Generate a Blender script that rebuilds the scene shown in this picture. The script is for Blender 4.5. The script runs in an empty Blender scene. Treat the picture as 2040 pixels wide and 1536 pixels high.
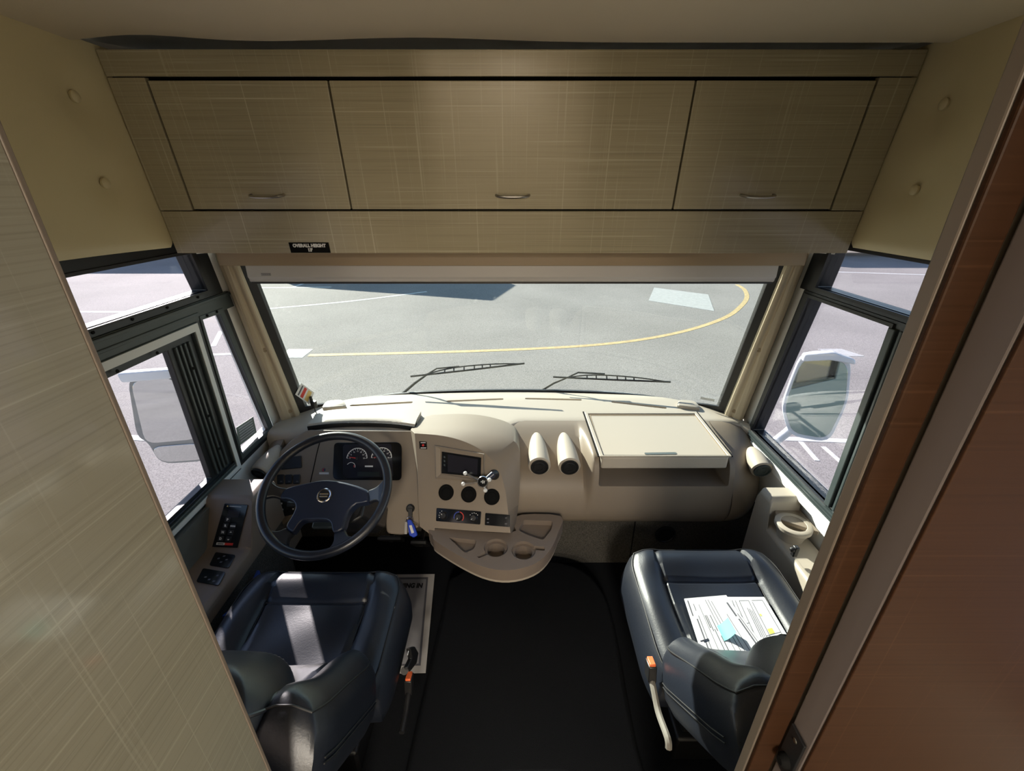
import bpy, bmesh, math, random
from mathutils import Vector, Matrix
random.seed(7)
SC = bpy.context.scene
COL = SC.collection
R = math.radians
V = Vector

# ------------------------------------------------------------------ camera, sky, sun, exposure
CAM = V((0, 0, 1.8)); F = 861.0; TH = R(24.2)
cd = bpy.data.cameras.new('camera'); cam = bpy.data.objects.new('camera', cd); COL.objects.link(cam)
cam.location = CAM; cam.rotation_euler = (R(90) - TH, 0, 0)
cd.sensor_width = 36; cd.lens = 36 * F / 2040; cd.clip_start = .02; cd.clip_end = 500
SC.camera = cam

world = bpy.data.worlds.new('sky'); SC.world = world; world.use_nodes = True
wn = world.node_tree; bg = wn.nodes['Background']
sk = wn.nodes.new('ShaderNodeTexSky'); sk.sky_type = 'NISHITA'; sk.sun_disc = False
sk.sun_elevation = R(24); sk.sun_rotation = R(-35); sk.air_density = 1.3; sk.dust_density = .3; sk.ozone_density = 2.0
wn.links.new(sk.outputs[0], bg.inputs[0]); bg.inputs[1].default_value = 0.24

SUN_DIR = V((.70, -1, -.57))
sd = bpy.data.lights.new('sun', 'SUN'); sd.energy = 13.0; sd.angle = R(.5); sd.color = (1, .95, .87)
sun = bpy.data.objects.new('sun', sd); COL.objects.link(sun)
sun.rotation_euler = SUN_DIR.to_track_quat('-Z', 'Y').to_euler(); sun.location = (-6, 8, 8)

SC.view_settings.view_transform = 'Standard'; SC.view_settings.look = 'None'
SC.view_settings.exposure = 0.25; SC.view_settings.gamma = 1; SC.view_settings.use_curve_mapping = False

# ------------------------------------------------------------------ measuring: rays of the photograph onto real planes
_c, _s = math.cos(TH), math.sin(TH)
def ray(px, py):
    u = (px - 1020) / F; v = -(py - 768) / F
    return V((u, _c + v * _s, -_s + v * _c))
def onx(p, x): r = ray(*p); return CAM + r * ((x - CAM.x) / r.x)
def ony(p, y): r = ray(*p); return CAM + r * (y / r.y)
def onz(p, z): r = ray(*p); return CAM + r * ((z - CAM.z) / r.z)
def onp(p, p0, n): r = ray(*p); return CAM + r * ((V(p0) - CAM).dot(n) / r.dot(n))

# ------------------------------------------------------------------ materials
def newmat(name):
    m = bpy.data.materials.new(name); m.use_nodes = True
    return m, m.node_tree, m.node_tree.nodes['Principled BSDF']
def plain(name, col, rough=.5, metal=0, spec=.5, bump=0, bscale=200, var=0, coat=0):
    m, t, b = newmat(name)
    b.inputs['Base Color'].default_value = (*col, 1); b.inputs['Roughness'].default_value = rough
    b.inputs['Metallic'].default_value = metal; b.inputs['Specular IOR Level'].default_value = spec
    b.inputs['Coat Weight'].default_value = coat
    if bump or var:
        tc = t.nodes.new('ShaderNodeTexCoord'); nz = t.nodes.new('ShaderNodeTexNoise')
        nz.inputs['Scale'].default_value = bscale; nz.inputs['Detail'].default_value = 3
        t.links.new(tc.outputs['Object'], nz.inputs['Vector'])
        if bump:
            bp = t.nodes.new('ShaderNodeBump'); bp.inputs['Strength'].default_value = bump; bp.inputs['Distance'].default_value = .002
            t.links.new(nz.outputs['Fac'], bp.inputs['Height']); t.links.new(bp.outputs[0], b.inputs['Normal'])
        if var:
            rp = t.nodes.new('ShaderNodeMapRange'); rp.inputs[1].default_value = .3; rp.inputs[2].default_value = .7
            rp.inputs[3].default_value = 1 - var; rp.inputs[4].default_value = 1 + var
            mx = t.nodes.new('ShaderNodeMix'); mx.data_type = 'RGBA'; mx.blend_type = 'MULTIPLY'; mx.inputs[0].default_value = 1
            mx.inputs[6].default_value = (*col, 1)
            t.links.new(nz.outputs['Fac'], rp.inputs[0]); t.links.new(rp.outputs[0], mx.inputs[7]); t.links.new(mx.outputs[2], b.inputs['Base Color'])
    return m
def linen(name, col, thread, ax1, ax2, rough=.22, s1=1.8, s2=300, amount=.6, spec=.5, coat=0):
    """laminate printed with fine crossing threads that run along ax1 and ax2"""
    m, t, b = newmat(name)
    g = t.nodes.new('ShaderNodeNewGeometry'); sp = t.nodes.new('ShaderNodeSeparateXYZ'); t.links.new(g.outputs['Position'], sp.inputs[0])
    def threads(al, ac, seed, lo, hi):
        cb = t.nodes.new('ShaderNodeCombineXYZ')
        for k, (ax, sc) in enumerate(((al, s1), (ac, s2))):
            mt = t.nodes.new('ShaderNodeMath'); mt.operation = 'MULTIPLY'; mt.inputs[1].default_value = sc
            t.links.new(sp.outputs['XYZ'.index(ax)], mt.inputs[0]); t.links.new(mt.outputs[0], cb.inputs[k])
        cb.inputs[2].default_value = seed
        nz = t.nodes.new('ShaderNodeTexNoise'); nz.inputs['Scale'].default_value = 1; nz.inputs['Detail'].default_value = 2.5
        t.links.new(cb.outputs[0], nz.inputs['Vector'])
        mr = t.nodes.new('ShaderNodeMapRange'); mr.inputs[1].default_value = lo; mr.inputs[2].default_value = hi
        t.links.new(nz.outputs['Fac'], mr.inputs[0]); return mr
    a1 = threads(ax1, ax2, 0, .60, .80); a2 = threads(ax2, ax1, 7.3, .62, .82)
    d1 = threads(ax1, ax2, 31, .5, .75)
    mx = t.nodes.new('ShaderNodeMath'); mx.operation = 'MAXIMUM'; t.links.new(a1.outputs[0], mx.inputs[0]); t.links.new(a2.outputs[0], mx.inputs[1])
    ml = t.nodes.new('ShaderNodeMath'); ml.operation = 'MULTIPLY'; ml.inputs[1].default_value = amount; t.links.new(mx.outputs[0], ml.inputs[0])
    dk = t.nodes.new('ShaderNodeMix'); dk.data_type = 'RGBA'; dk.inputs[6].default_value = (*col, 1); dk.inputs[7].default_value = (*[c * .78 for c in col], 1)
    t.links.new(d1.outputs[0], dk.inputs[0])
    mi = t.nodes.new('ShaderNodeMix'); mi.data_type = 'RGBA'; mi.inputs[7].default_value = (*thread, 1)
    t.links.new(ml.outputs[0], mi.inputs[0]); t.links.new(dk.outputs[2], mi.inputs[6]); t.links.new(mi.outputs[2], b.inputs['Base Color'])
    b.inputs['Roughness'].default_value = rough; b.inputs['Specular IOR Level'].default_value = spec
    b.inputs['Coat Weight'].default_value = coat; b.inputs['Coat Roughness'].default_value = .08
    return m
def glassmat(name, tint, refl=1.0):
    m = bpy.data.materials.new(name); m.use_nodes = True; t = m.node_tree; t.nodes.clear()
    o = t.nodes.new('ShaderNodeOutputMaterial'); mx = t.nodes.new('ShaderNodeMixShader')
    tr = t.nodes.new('ShaderNodeBsdfTransparent'); tr.inputs[0].default_value = (*tint, 1)
    gl = t.nodes.new('ShaderNodeBsdfGlossy'); gl.inputs['Roughness'].default_value = 0.0
    fr = t.nodes.new('ShaderNodeLayerWeight'); fr.inputs[0].default_value = .5
    pw = t.nodes.new('ShaderNodeMath'); pw.operation = 'POWER'; pw.inputs[1].default_value = 5
    ml = t.nodes.new('ShaderNodeMath'); ml.operation = 'MULTIPLY_ADD'; ml.inputs[1].default_value = .75 * refl; ml.inputs[2].default_value = .03 * refl
    t.links.new(fr.outputs['Facing'], pw.inputs[0]); t.links.new(pw.outputs[0], ml.inputs[0]); t.links.new(ml.outputs[0], mx.inputs[0])
    t.links.new(tr.outputs[0], mx.inputs[1]); t.links.new(gl.outputs[0], mx.inputs[2]); t.links.new(mx.outputs[0], o.inputs[0])
    return m
def asphaltmat():
    m, t, b = newmat('asphalt')
    tc = t.nodes.new('ShaderNodeTexCoord')
    def nz(sc, d):
        n = t.nodes.new('ShaderNodeTexNoise'); n.inputs['Scale'].default_value = sc; n.inputs['Detail'].default_value = d
        t.links.new(tc.outputs['Object'], n.inputs['Vector']); return n
    a, c2, e = nz(85, 3), nz(.35, 5), nz(6, 3)
    r1 = t.nodes.new('ShaderNodeMapRange'); r1.inputs[1].default_value = .3; r1.inputs[2].default_value = .7; r1.inputs[3].default_value = .62; r1.inputs[4].default_value = 1.38
    r2 = t.nodes.new('ShaderNodeMapRange'); r2.inputs[1].default_value = .35; r2.inputs[2].default_value = .65; r2.inputs[3].default_value = .9; r2.inputs[4].default_value = 1.1
    t.links.new(a.outputs['Fac'], r1.inputs[0]); t.links.new(c2.outputs['Fac'], r2.inputs[0])
    m1 = t.nodes.new('ShaderNodeMath'); m1.operation = 'MULTIPLY'; t.links.new(r1.outputs[0], m1.inputs[0]); t.links.new(r2.outputs[0], m1.inputs[1])
    mx = t.nodes.new('ShaderNodeMix'); mx.data_type = 'RGBA'; mx.blend_type = 'MULTIPLY'; mx.inputs[0].default_value = 1
    mx.inputs[6].default_value = (.228, .212, .198, 1); t.links.new(m1.outputs[0], mx.inputs[7]); t.links.new(mx.outputs[2], b.inputs['Base Color'])
    b.inputs['Roughness'].default_value = .9; b.inputs['Specular IOR Level'].default_value = .2
    return m
M = dict(
    ceiling=plain('ceiling_vinyl', (.66, .57, .42), .6, bump=.15, bscale=300),
    pad=plain('cream_vinyl', (.60, .51, .29), .5, bump=.12, bscale=260),
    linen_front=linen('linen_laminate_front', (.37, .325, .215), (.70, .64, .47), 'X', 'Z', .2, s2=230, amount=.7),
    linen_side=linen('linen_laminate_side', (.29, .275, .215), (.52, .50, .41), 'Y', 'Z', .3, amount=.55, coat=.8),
    brown_front=linen('brown_laminate', (.040, .018, .009), (.08, .038, .019), 'X', 'Z', .4, amount=.65, spec=.12, s2=220),
    edge=plain('edge_banding', (.18, .145, .115), .45),
    stile=plain('pale_door_stile', (.165, .135, .125), .5),
    white=plain('white_paint', (.80, .80, .78), .4),
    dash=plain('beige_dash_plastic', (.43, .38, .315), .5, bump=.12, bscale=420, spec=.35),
    dash_shaded=plain('beige_dash_shaded', (.25, .205, .158), .45, bump=.08, bscale=420, spec=.35),  # same beige plastic, darkened to put shade into the dash front
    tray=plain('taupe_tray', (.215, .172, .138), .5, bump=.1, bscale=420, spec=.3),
    pillar=plain('pillar_beige', (.50, .42, .30), .45),
    black=plain('black_plastic', (.013, .013, .014), .4, bump=.06, bscale=300),
    gloss=plain('gloss_black', (.008, .009, .011), .12),
    hole=plain('dark_opening', (.006, .006, .006), .8, spec=.1),
    rubber=plain('black_rubber', (.012, .012, .013), .5),
    frame=plain('black_window_frame', (.012, .015, .018), .35),
    rail=plain('dark_green_frame', (.045, .058, .06), .4),
    lining=plain('grey_wall_lining', (.12, .125, .115), .6),
    alu=plain('pale_channel', (.66, .67, .68), .5),
    leather=plain('black_leather', (.0095, .0125, .020), .40, bump=.12, bscale=190, spec=.6),  # black leather, its blue tint paints in reflected sky
    seam=plain('stitching', (.006, .006, .007), .6),
    carpet=plain('black_carpet', (.0095, .0105, .0125), .95, bump=.8, bscale=500, var=.4, spec=.1),
    gcarpet=plain('grey_carpet', (.085, .08, .07), .95, bump=.8, bscale=300, var=.5, spec=.1),
    wheel=plain('wheel_leather', (.014, .017, .026), .33, spec=.6),
    hub=plain('wheel_hub', (.014, .022, .048), .34, spec=.6),  # navy tint carries the sky's reflection on the hub
    chrome=plain('chrome', (.75, .75, .76), .15, metal=1),
    steel=plain('satin_steel', (.45, .43, .40), .3, metal=1),
    gold=plain('brushed_brass', (.42, .36, .26), .35, metal=1),
    whiteink=plain('white_ink', (.75, .75, .73), .5),
    ink=plain('grey_ink', (.12, .12, .14), .7),
    paper=plain('white_paper', (.80, .81, .82), .7),
    newsprint=plain('paper_mat', (.34, .34, .36), .8, bump=.3, bscale=30),
    matedge=plain('paper_mat_border', (.52, .50, .48), .8),
    teal=plain('teal_note', (.22, .66, .60), .7),
    yellowhi=plain('yellow_highlight', (.75, .78, .15), .7),
    red=plain('red_plastic', (.65, .04, .03), .4),
    orange=plain('orange_button', (.80, .16, .05), .4),
    blue=plain('blue_plastic', (.015, .06, .55), .3),
    bluefold=plain('blue_folder', (.03, .08, .38), .4),
    screen=plain('dark_screen', (.02, .02, .028), .12),
    lcd=plain('lcd', (.03, .04, .04), .2),
    shade=plain('grey_shade_case', (.47, .45, .43), .4),
    valance=plain('brown_valance', (.30, .225, .14), .45),
    mirror=plain('mirror_glass', (.80, .82, .80), .02, metal=1),
    mirror_dark=plain('darkened_mirror_glass', (.26, .34, .31), .02, metal=1),  # dark green colour stands in for the reflected coach side
    housing=plain('mirror_housing', (.62, .66, .70), .25, coat=.5),
    greyhousing=plain('grey_mirror_housing', (.22, .23, .23), .4),
    asphalt=asphaltmat(),
    linew=plain('white_road_paint', (.50, .50, .48), .8, var=.15, bscale=12),
    liney=plain('yellow_road_paint', (.46, .34, .16), .8, var=.2, bscale=12),
    patch=plain('pale_grey', (.36, .36, .35), .9, var=.1, bscale=9),
    glass=glassmat('side_glass', (.93, .91, .95)),
    windshield=glassmat('windshield_glass', (.90, .93, .90)),
    sticker_y=plain('sticker_yellow', (.75, .55, .2), .5),
    sticker_g=plain('green_label', (.16, .22, .16), .5),
    belt=plain('belt_webbing', (.16, .15, .13), .7),
    climred=plain('red_arc', (.7, .05, .04), .4), climblue=plain('blue_arc', (.05, .09, .5), .4),
    coach=plain('parked_coach_paint', (.65, .65, .66), .3),
    darkglass=plain('dark_coach_glass', (.02, .022, .025), .05),
)

# ------------------------------------------------------------------ builders
OFF = {}
def finish(o, label=None, cat=None, group=None, kind=None):
    if label: o['label'] = label
    if cat: o['category'] = cat
    if group: o['group'] = group
    if kind: o['kind'] = kind
    return o
def obj(name, bm, mat, parent=None, label=None, cat=None, group=None, kind=None, smooth=True, bevel=0, seg=2, sub=0, ang=40):
    me = bpy.data.meshes.new(name)
    bmesh.ops.recalc_face_normals(bm, faces=bm.faces[:])
    if parent is not None: off = OFF[parent.name]
    else:
        xs = [v.co for v in bm.verts]
        off = V(((min(v.x for v in xs) + max(v.x for v in xs)) / 2, (min(v.y for v in xs) + max(v.y for v in xs)) / 2, min(v.z for v in xs)))
    bmesh.ops.translate(bm, verts=bm.verts[:], vec=-off)
    for f in bm.faces: f.smooth = smooth
    bm.to_mesh(me); bm.free()
    o = bpy.data.objects.new(name, me); COL.objects.link(o)
    for k in (mat if isinstance(mat, (list, tuple)) else [mat]): me.materials.append(M[k])
    if parent is not None: o.parent = parent
    else: o.location = off
    OFF[o.name] = off
    if bevel:
        b = o.modifiers.new('bevel', 'BEVEL'); b.width = bevel; b.segments = seg; b.limit_method = 'ANGLE'; b.angle_limit = R(ang)
    if sub:
        b = o.modifiers.new('sub', 'SUBSURF'); b.levels = sub; b.render_levels = sub
    if smooth:
        try: me.set_sharp_from_angle(angle=R(38))
        except Exception: pass
    return finish(o, label, cat, group, kind)
def thing(name, loc, label, cat, group=None, kind=None):
    o = bpy.data.objects.new(name, None); COL.objects.link(o); o.location = loc; o.empty_display_size = .05
    OFF[o.name] = V(loc)
    return finish(o, label, cat, group, kind)
def NB(): return bmesh.new()
def prism(bm, pts, vec, mi=0):
    pts = [V(p) for p in pts]; vec = V(vec)
    a = [bm.verts.new(p) for p in pts]; b = [bm.verts.new(p + vec) for p in pts]
    fs = [bm.faces.new(a), bm.faces.new(b[::-1])]
    n = len(pts)
    for i in range(n): fs.append(bm.faces.new((a[i], b[i], b[(i + 1) % n], a[(i + 1) % n])))
    for f in fs: f.material_index = mi
    return bm
def box(bm, a, b, mi=0):
    x0, y0, z0 = a; x1, y1, z1 = b
    return prism(bm, [(x0, y0, z0), (x1, y0, z0), (x1, y1, z0), (x0, y1, z0)], (0, 0, z1 - z0), mi)
def obox(bm, c, size, rot=None, mi=0):
    """oriented box; rot = 3x3 matrix"""
    rot = rot or Matrix.Identity(3); h = V(size) / 2; c = V(c)
    q = [c + rot @ V((sx * h.x, sy * h.y, -h.z)) for sx, sy in ((-1, -1), (1, -1), (1, 1), (-1, 1))]
    return prism(bm, q, rot @ V((0, 0, 2 * h.z)), mi)
def ring(bm, outer, inner, vec):
    vec = V(vec); n = len(outer)
    L = [[bm.verts.new(V(p) + d) for p in q] for q in (outer, inner) for d in (V((0, 0, 0)), vec)]
    o0, o1, i0, i1 = L
    for k in range(n):
        j = (k + 1) % n
        for A, B in ((o0, i0), (i0, i1), (i1, o1), (o1, o0)): bm.faces.new((A[k], A[j], B[j], B[k]))
    return bm
def loft(bm, secs, caps=True, close=True):
    rows = [[bm.verts.new(V(p)) for p in s] for s in secs]; n = len(secs[0])
    for a, b in zip(rows, rows[1:]):
        for i in range(n if close else n - 1): bm.faces.new((a[i], a[(i + 1) % n], b[(i + 1) % n], b[i]))
    if caps: bm.faces.new(rows[0][::-1]); bm.faces.new(rows[-1])
    return bm
def tube(bm, path, r, n=10, closed=False, caps=True):
    P = [V(p) for p in path]; N = len(P); rs = r if isinstance(r, (list, tuple)) else [r] * N
    rows = []; up = None
    for i, p in enumerate(P):
        if closed: t = P[(i + 1) % N] - P[i - 1]
        else: t = P[min(i + 1, N - 1)] - P[max(i - 1, 0)]
        t.normalize()
        if up is None:
            up = V((0, 0, 1)) if abs(t.z) < .9 else V((1, 0, 0))
        up = (up - t * up.dot(t)).normalized(); w = t.cross(up)
        rows.append([bm.verts.new(p + (up * math.cos(2 * math.pi * k / n) + w * math.sin(2 * math.pi * k / n)) * rs[i]) for k in range(n)])
    prs = list(zip(rows, rows[1:])) + ([(rows[-1], rows[0])] if closed else [])
    for a, b in prs:
        for i in range(n): bm.faces.new((a[i], a[(i + 1) % n], b[(i + 1) % n], b[i]))
    if caps and not closed: bm.faces.new(rows[0][::-1]); bm.faces.new(rows[-1])
    return bm
def lathe(bm, o, ax, prof, n=32):
    """profile of (distance along ax, radius)"""
    o = V(o); ax = V(ax).normalized(); u = ax.orthogonal().normalized(); w = ax.cross(u)
    rows = [[bm.verts.new(o + ax * d + (u * math.cos(2 * math.pi * k / n) + w * math.sin(2 * math.pi * k / n)) * max(r, 1e-4)) for k in range(n)] for d, r in prof]
    for a, b in zip(rows, rows[1:]):
        for i in range(n): bm.faces.new((a[i], a[(i + 1) % n], b[(i + 1) % n], b[i]))
    bm.faces.new(rows[0][::-1]); bm.faces.new(rows[-1]); return bm
def disc(bm, o, ax, r, h, n=32): return lathe(bm, o, ax, [(0, r), (h, r)], n)
def smooth_closed(pts, n=4):
    N = len(pts); out = []
    for i in range(N):
        p0, p1, p2, p3 = [V(pts[(i + k) % N]) for k in (-1, 0, 1, 2)]
        for j in range(n):
            t = j / n
            out.append(.5 * ((2 * p1) + (p2 - p0) * t + (2 * p0 - 5 * p1 + 4 * p2 - p3) * t * t + (3 * p1 - p0 - 3 * p2 + p3) * t ** 3))
    return out
def smooth_open(pts, n=5):
    P = [V(p) for p in pts]; N = len(P); out = []
    for i in range(N - 1):
        p0, p1, p2, p3 = P[max(i - 1, 0)], P[i], P[i + 1], P[min(i + 2, N - 1)]
        for j in range(n):
            t = j / n
            out.append(.5 * ((2 * p1) + (p2 - p0) * t + (2 * p0 - 5 * p1 + 4 * p2 - p3) * t * t + (3 * p1 - p0 - 3 * p2 + p3) * t ** 3))
    return out + [P[-1]]
def rounded(pts, r, n=4):
    """round the corners of a planar closed polygon by distance r"""
    out = []; N = len(pts)
    for i in range(N):
        a, b, c = V(pts[i - 1]), V(pts[i]), V(pts[(i + 1) % N])
        ra = min(r, (a - b).length * .45); rc = min(r, (c - b).length * .45)
        s = b + (a - b).normalized() * ra; e = b + (c - b).normalized() * rc
        for k in range(n + 1):
            t = k / n; out.append(s * (1 - t) ** 2 + b * 2 * t * (1 - t) + e * t * t)
    return out
def cut(o, cutters, parent_off=None):
    """cut real holes in an object (exact boolean), baked into its mesh"""
    off = OFF[o.name]
    bm = cutters; bmesh.ops.recalc_face_normals(bm, faces=bm.faces[:]); bmesh.ops.translate(bm, verts=bm.verts[:], vec=-off)
    me = bpy.data.meshes.new('cutter'); bm.to_mesh(me); bm.free()
    c = bpy.data.objects.new('cutter', me); COL.objects.link(c)
    c.location = o.location if o.parent is None else off
    md = o.modifiers.new('cut', 'BOOLEAN'); md.operation = 'DIFFERENCE'; md.object = c; md.solver = 'EXACT'
    bpy.context.view_layer.update()
    dg = bpy.context.evaluated_depsgraph_get()
    nm = bpy.data.meshes.new_from_object(o.evaluated_get(dg)); old = o.data
    o.modifiers.clear(); o.data = nm
    if not nm.materials:
        for m in old.materials: nm.materials.append(m)
    bpy.data.objects.remove(c); 
    for p in nm.polygons: p.use_smooth = True
    nm.set_sharp_from_angle(angle=R(35))
    return o
def textmesh(name, s, size, origin, xdir, ydir, mat, parent, bold=0.0, align='CENTER', thick=.0006, sx=1.0, kind=None):
    cu = bpy.data.curves.new(name, 'FONT'); cu.body = s; cu.size = size; cu.align_x = align; cu.align_y = 'CENTER'; cu.offset = bold; cu.extrude = thick / 2
    t = bpy.data.objects.new(name + '_tmp', cu); COL.objects.link(t)
    bpy.context.view_layer.update()
    me = bpy.data.meshes.new_from_object(t.evaluated_get(bpy.context.evaluated_depsgraph_get()))
    bpy.data.objects.remove(t)
    xd = V(xdir).normalized(); yd = V(ydir); yd = (yd - xd * yd.dot(xd)).normalized(); zd = xd.cross(yd)
    off = OFF[parent.name]
    for v in me.vertices: v.co = V(origin) + xd * (v.co.x * sx) + yd * v.co.y + zd * v.co.z - off
    me.materials.clear(); me.materials.append(M[mat])
    o = bpy.data.objects.new(name, me); COL.objects.link(o); o.parent = parent; OFF[o.name] = off
    return o
def plate(bm, pxs, p0, n, th, lift=0.0, r=0, mi=0):
    """outline seen in the photo, laid on the plane (p0, n) and given thickness th towards the viewer"""
    n = V(n).normalized(); q = [onp(p, V(p0) + n * lift, n) for p in pxs]
    if r: q = rounded(q, r)
    return prism(bm, q, n * th, mi)
def arc(bm, c, e1, e2, r, a0, a1, w, th, n=24):
    nn = e1.cross(e2).normalized()
    for k in range(n):
        t0, t1 = [R(a0 + (a1 - a0) * j / n) for j in (k, k + 1)]
        d0, d1 = [e1 * math.cos(t) + e2 * math.sin(t) for t in (t0, t1)]
        prism(bm, [c + d0 * (r - w / 2), c + d0 * (r + w / 2), c + d1 * (r + w / 2), c + d1 * (r - w / 2)], nn * th)
    return bm

# ------------------------------------------------------------------ windshield surface
def wbase(x): return 2.33 - .10 * x * x - .103 * x ** 6
def wsurf(x, z): return V((x, wbase(x) - (z - .73) * .25, z))
def onw(p, out=0.0):
    r = ray(*p); lo, hi = .5, 4
    for _ in range(50):
        m = (lo + hi) / 2; q = CAM + r * m
        if q.y < wbase(max(-1.2, min(1.2, q.x))) - (q.z - .73) * .25 + out: lo = m
        else: hi = m
    return CAM + r * lo

# ================================================================== SETTING
ground = obj('ground', box(NB(), (-60, -30, -1.3), (60, 70, -1.2)), 'asphalt', kind='structure', smooth=False)
gz = -1.2
def gline(pts, w, mat, name):
    P = [onz(p, gz) for p in pts] if len(pts[0]) == 2 else [V(p) for p in pts]
    if len(P) > 2: P = smooth_open(P, 6)
    bm = NB(); L = []; Rr = []
    for i, p in enumerate(P):
        t = P[min(i + 1, len(P) - 1)] - P[max(i - 1, 0)]; t.z = 0; t.normalize(); s = V((-t.y, t.x, 0)) * w / 2
        L.append(p + s); Rr.append(p - s)
    loft(bm, [[a, b, b + V((0, 0, .004)), a + V((0, 0, .004))] for a, b in zip(L, Rr)])
    return obj(name, bm, mat, ground, smooth=False)
gline([(615, 708), (900, 701), (1080, 694), (1200, 686), (1300, 673), (1385, 654), (1450, 630), (1480, 606), (1488, 590), (1482, 576), (1468, 567)], .13, 'liney', 'yellow_line')
gline([(515, 617), (700, 600), (850, 581)], .12, 'linew', 'parking_line')
gline([(480, 574), (660, 572)], .12, 'linew', 'parking_line')
gline([(585, 572), (612, 562)], .12, 'linew', 'parking_line')
gline([(100, 621), (340, 622)], .14, 'linew', 'parking_line')
gline([(418, 707), (470, 705)], .12, 'linew', 'parking_line')
gline([(425, 690), (440, 660)], .10, 'linew', 'parking_line')
gline([(1640, 541), (1860, 548)], .14, 'linew', 'parking_line')
gline([(1560, 874), (1730, 880)], .10, 'linew', 'parking_line')
gline([(1595, 880), (1628, 918)], .06, 'linew', 'parking_line')
gline([(1640, 890), (1680, 925)], .06, 'linew', 'parking_line')
gline([(225, 870), (300, 874)], .12, 'linew', 'parking_line')
bm = NB(); prism(bm, [onz(p, gz) for p in ((558, 713), (602, 713), (624, 696), (575, 696))], (0, 0, .005))
obj('white_square', bm, 'linew', ground, smooth=False)
bm = NB(); prism(bm, [onz(p, gz) for p in ((1303, 573), (1411, 587), (1423, 620), (1292, 599))], (0, 0, .005))  # pale grey quad laid flat on the ground
obj('pale_square', bm, 'patch', ground, smooth=False)
bm = NB()
p00, p10, p01 = onz((1632, 697), gz), onz((1680, 697), gz), onz((1672, 710), gz)
for k in range(9):
    a = p00 + (p01 - p00) * (k / 8); d = (p10 - p00); gx = V((.04, .0, 0))
    prism(bm, [a, a + d, a + d + V((0, .05, 0)), a + V((0, .05, 0))], (0, 0, .006))
obj('drain_grate', bm, 'patch', ground, smooth=False)

# coach shell ------------------------------------------------------
obj('floor', box(NB(), (-1.25, -2.6, -.06), (1.25, 2.36, 0)), 'carpet', kind='structure', smooth=False)
# ceiling: padded vinyl, its front edge sags in the middle and lifts at the left
bm = NB(); rows = []
for i in range(41):
    x = -1.12 + 2.24 * i / 40
    lift = .022 * math.exp(-((x + .95) / .16) ** 2) + .016 * math.exp(-((x + .25) / .28) ** 2)
    yf = 1.395 - .03 * math.exp(-((x + .9) / .2) ** 2) - .015 * math.exp(-((x + .25) / .3) ** 2)
    sec = [(x, -2.6, 2.155), (x, .2, 2.155), (x, 1.0, 2.153), (x, 1.25, 2.150 + lift * .1), (x, yf - .03, 2.146 + lift * .4), (x, yf, 2.154 + lift * .7), (x, yf + .004, 2.185), (x, -2.6, 2.185)]
    rows.append(sec)
loft(bm, rows); obj('ceiling', bm, 'ceiling', kind='structure')
obj('wall_rear', box(NB(), (-1.26, -2.66, -.06), (1.26, -2.6, 2.2)), 'ceiling', kind='structure', smooth=False)
obj('roof', box(NB(), (-1.27, -2.6, 2.195), (1.27, 2.15, 2.25)), 'white', kind='structure', smooth=False)

WP = [(-2.6, -.06), (2.22, -.06), (2.20, .66), (2.035, .70), (1.835, 1.58), (1.71, 2.19), (-2.6, 2.19)]
HOLE = [(-.35, .715), (1.90, .715), (1.775, 1.42), (1.745, 1.66), (-.35, 1.66)]
for side, nm in ((-1, 'wall_left'), (1, 'wall_right')):
    bm = prism(NB(), [(side * 1.2, y, z) for y, z in WP], (side * .06, 0, 0))
    w = obj(nm, bm, 'white', kind='structure', smooth=False)
    cut(w, prism(NB(), [(side * 1.1, y, z) for y, z in HOLE], (side * .3, 0, 0)))
# front cap above the windscreen and carpeted firewall under the dash
bm = NB()
secs = []
for i in range(31):
    x = -1.2 + 2.4 * i / 30; y0 = min(wbase(x) + .02, 2.32)
    secs.append([(x, y0, -.06), (x, y0 + .05, -.06), (x, y0 + .05, .70), (x, y0, .70)])
obj('wall_nose', loft(NB(), secs), 'white', kind='structure')
secs = []
for i in range(21):
    x = -1.2 + 2.4 * i / 20; y0 = wsurf(x, 1.58).y
    secs.append([(x, y0, 1.585), (x, y0 + .06, 1.585), (x, y0 - .06, 2.19), (x, y0 - .16, 2.19)])
loft(bm, secs); obj('wall_front', bm, 'white', kind='structure')
bm = NB(); prism(bm, [(-1.2, 1.90, 0), (.10, 1.90, 0), (.14, 1.71, 0), (1.2, 1.71, 0), (1.2, 1.96, 0), (-1.2, 1.96, 0)], (0, 0, .40))
obj('wall_firewall', bm, 'gcarpet', kind='structure', smooth=False)

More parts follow.
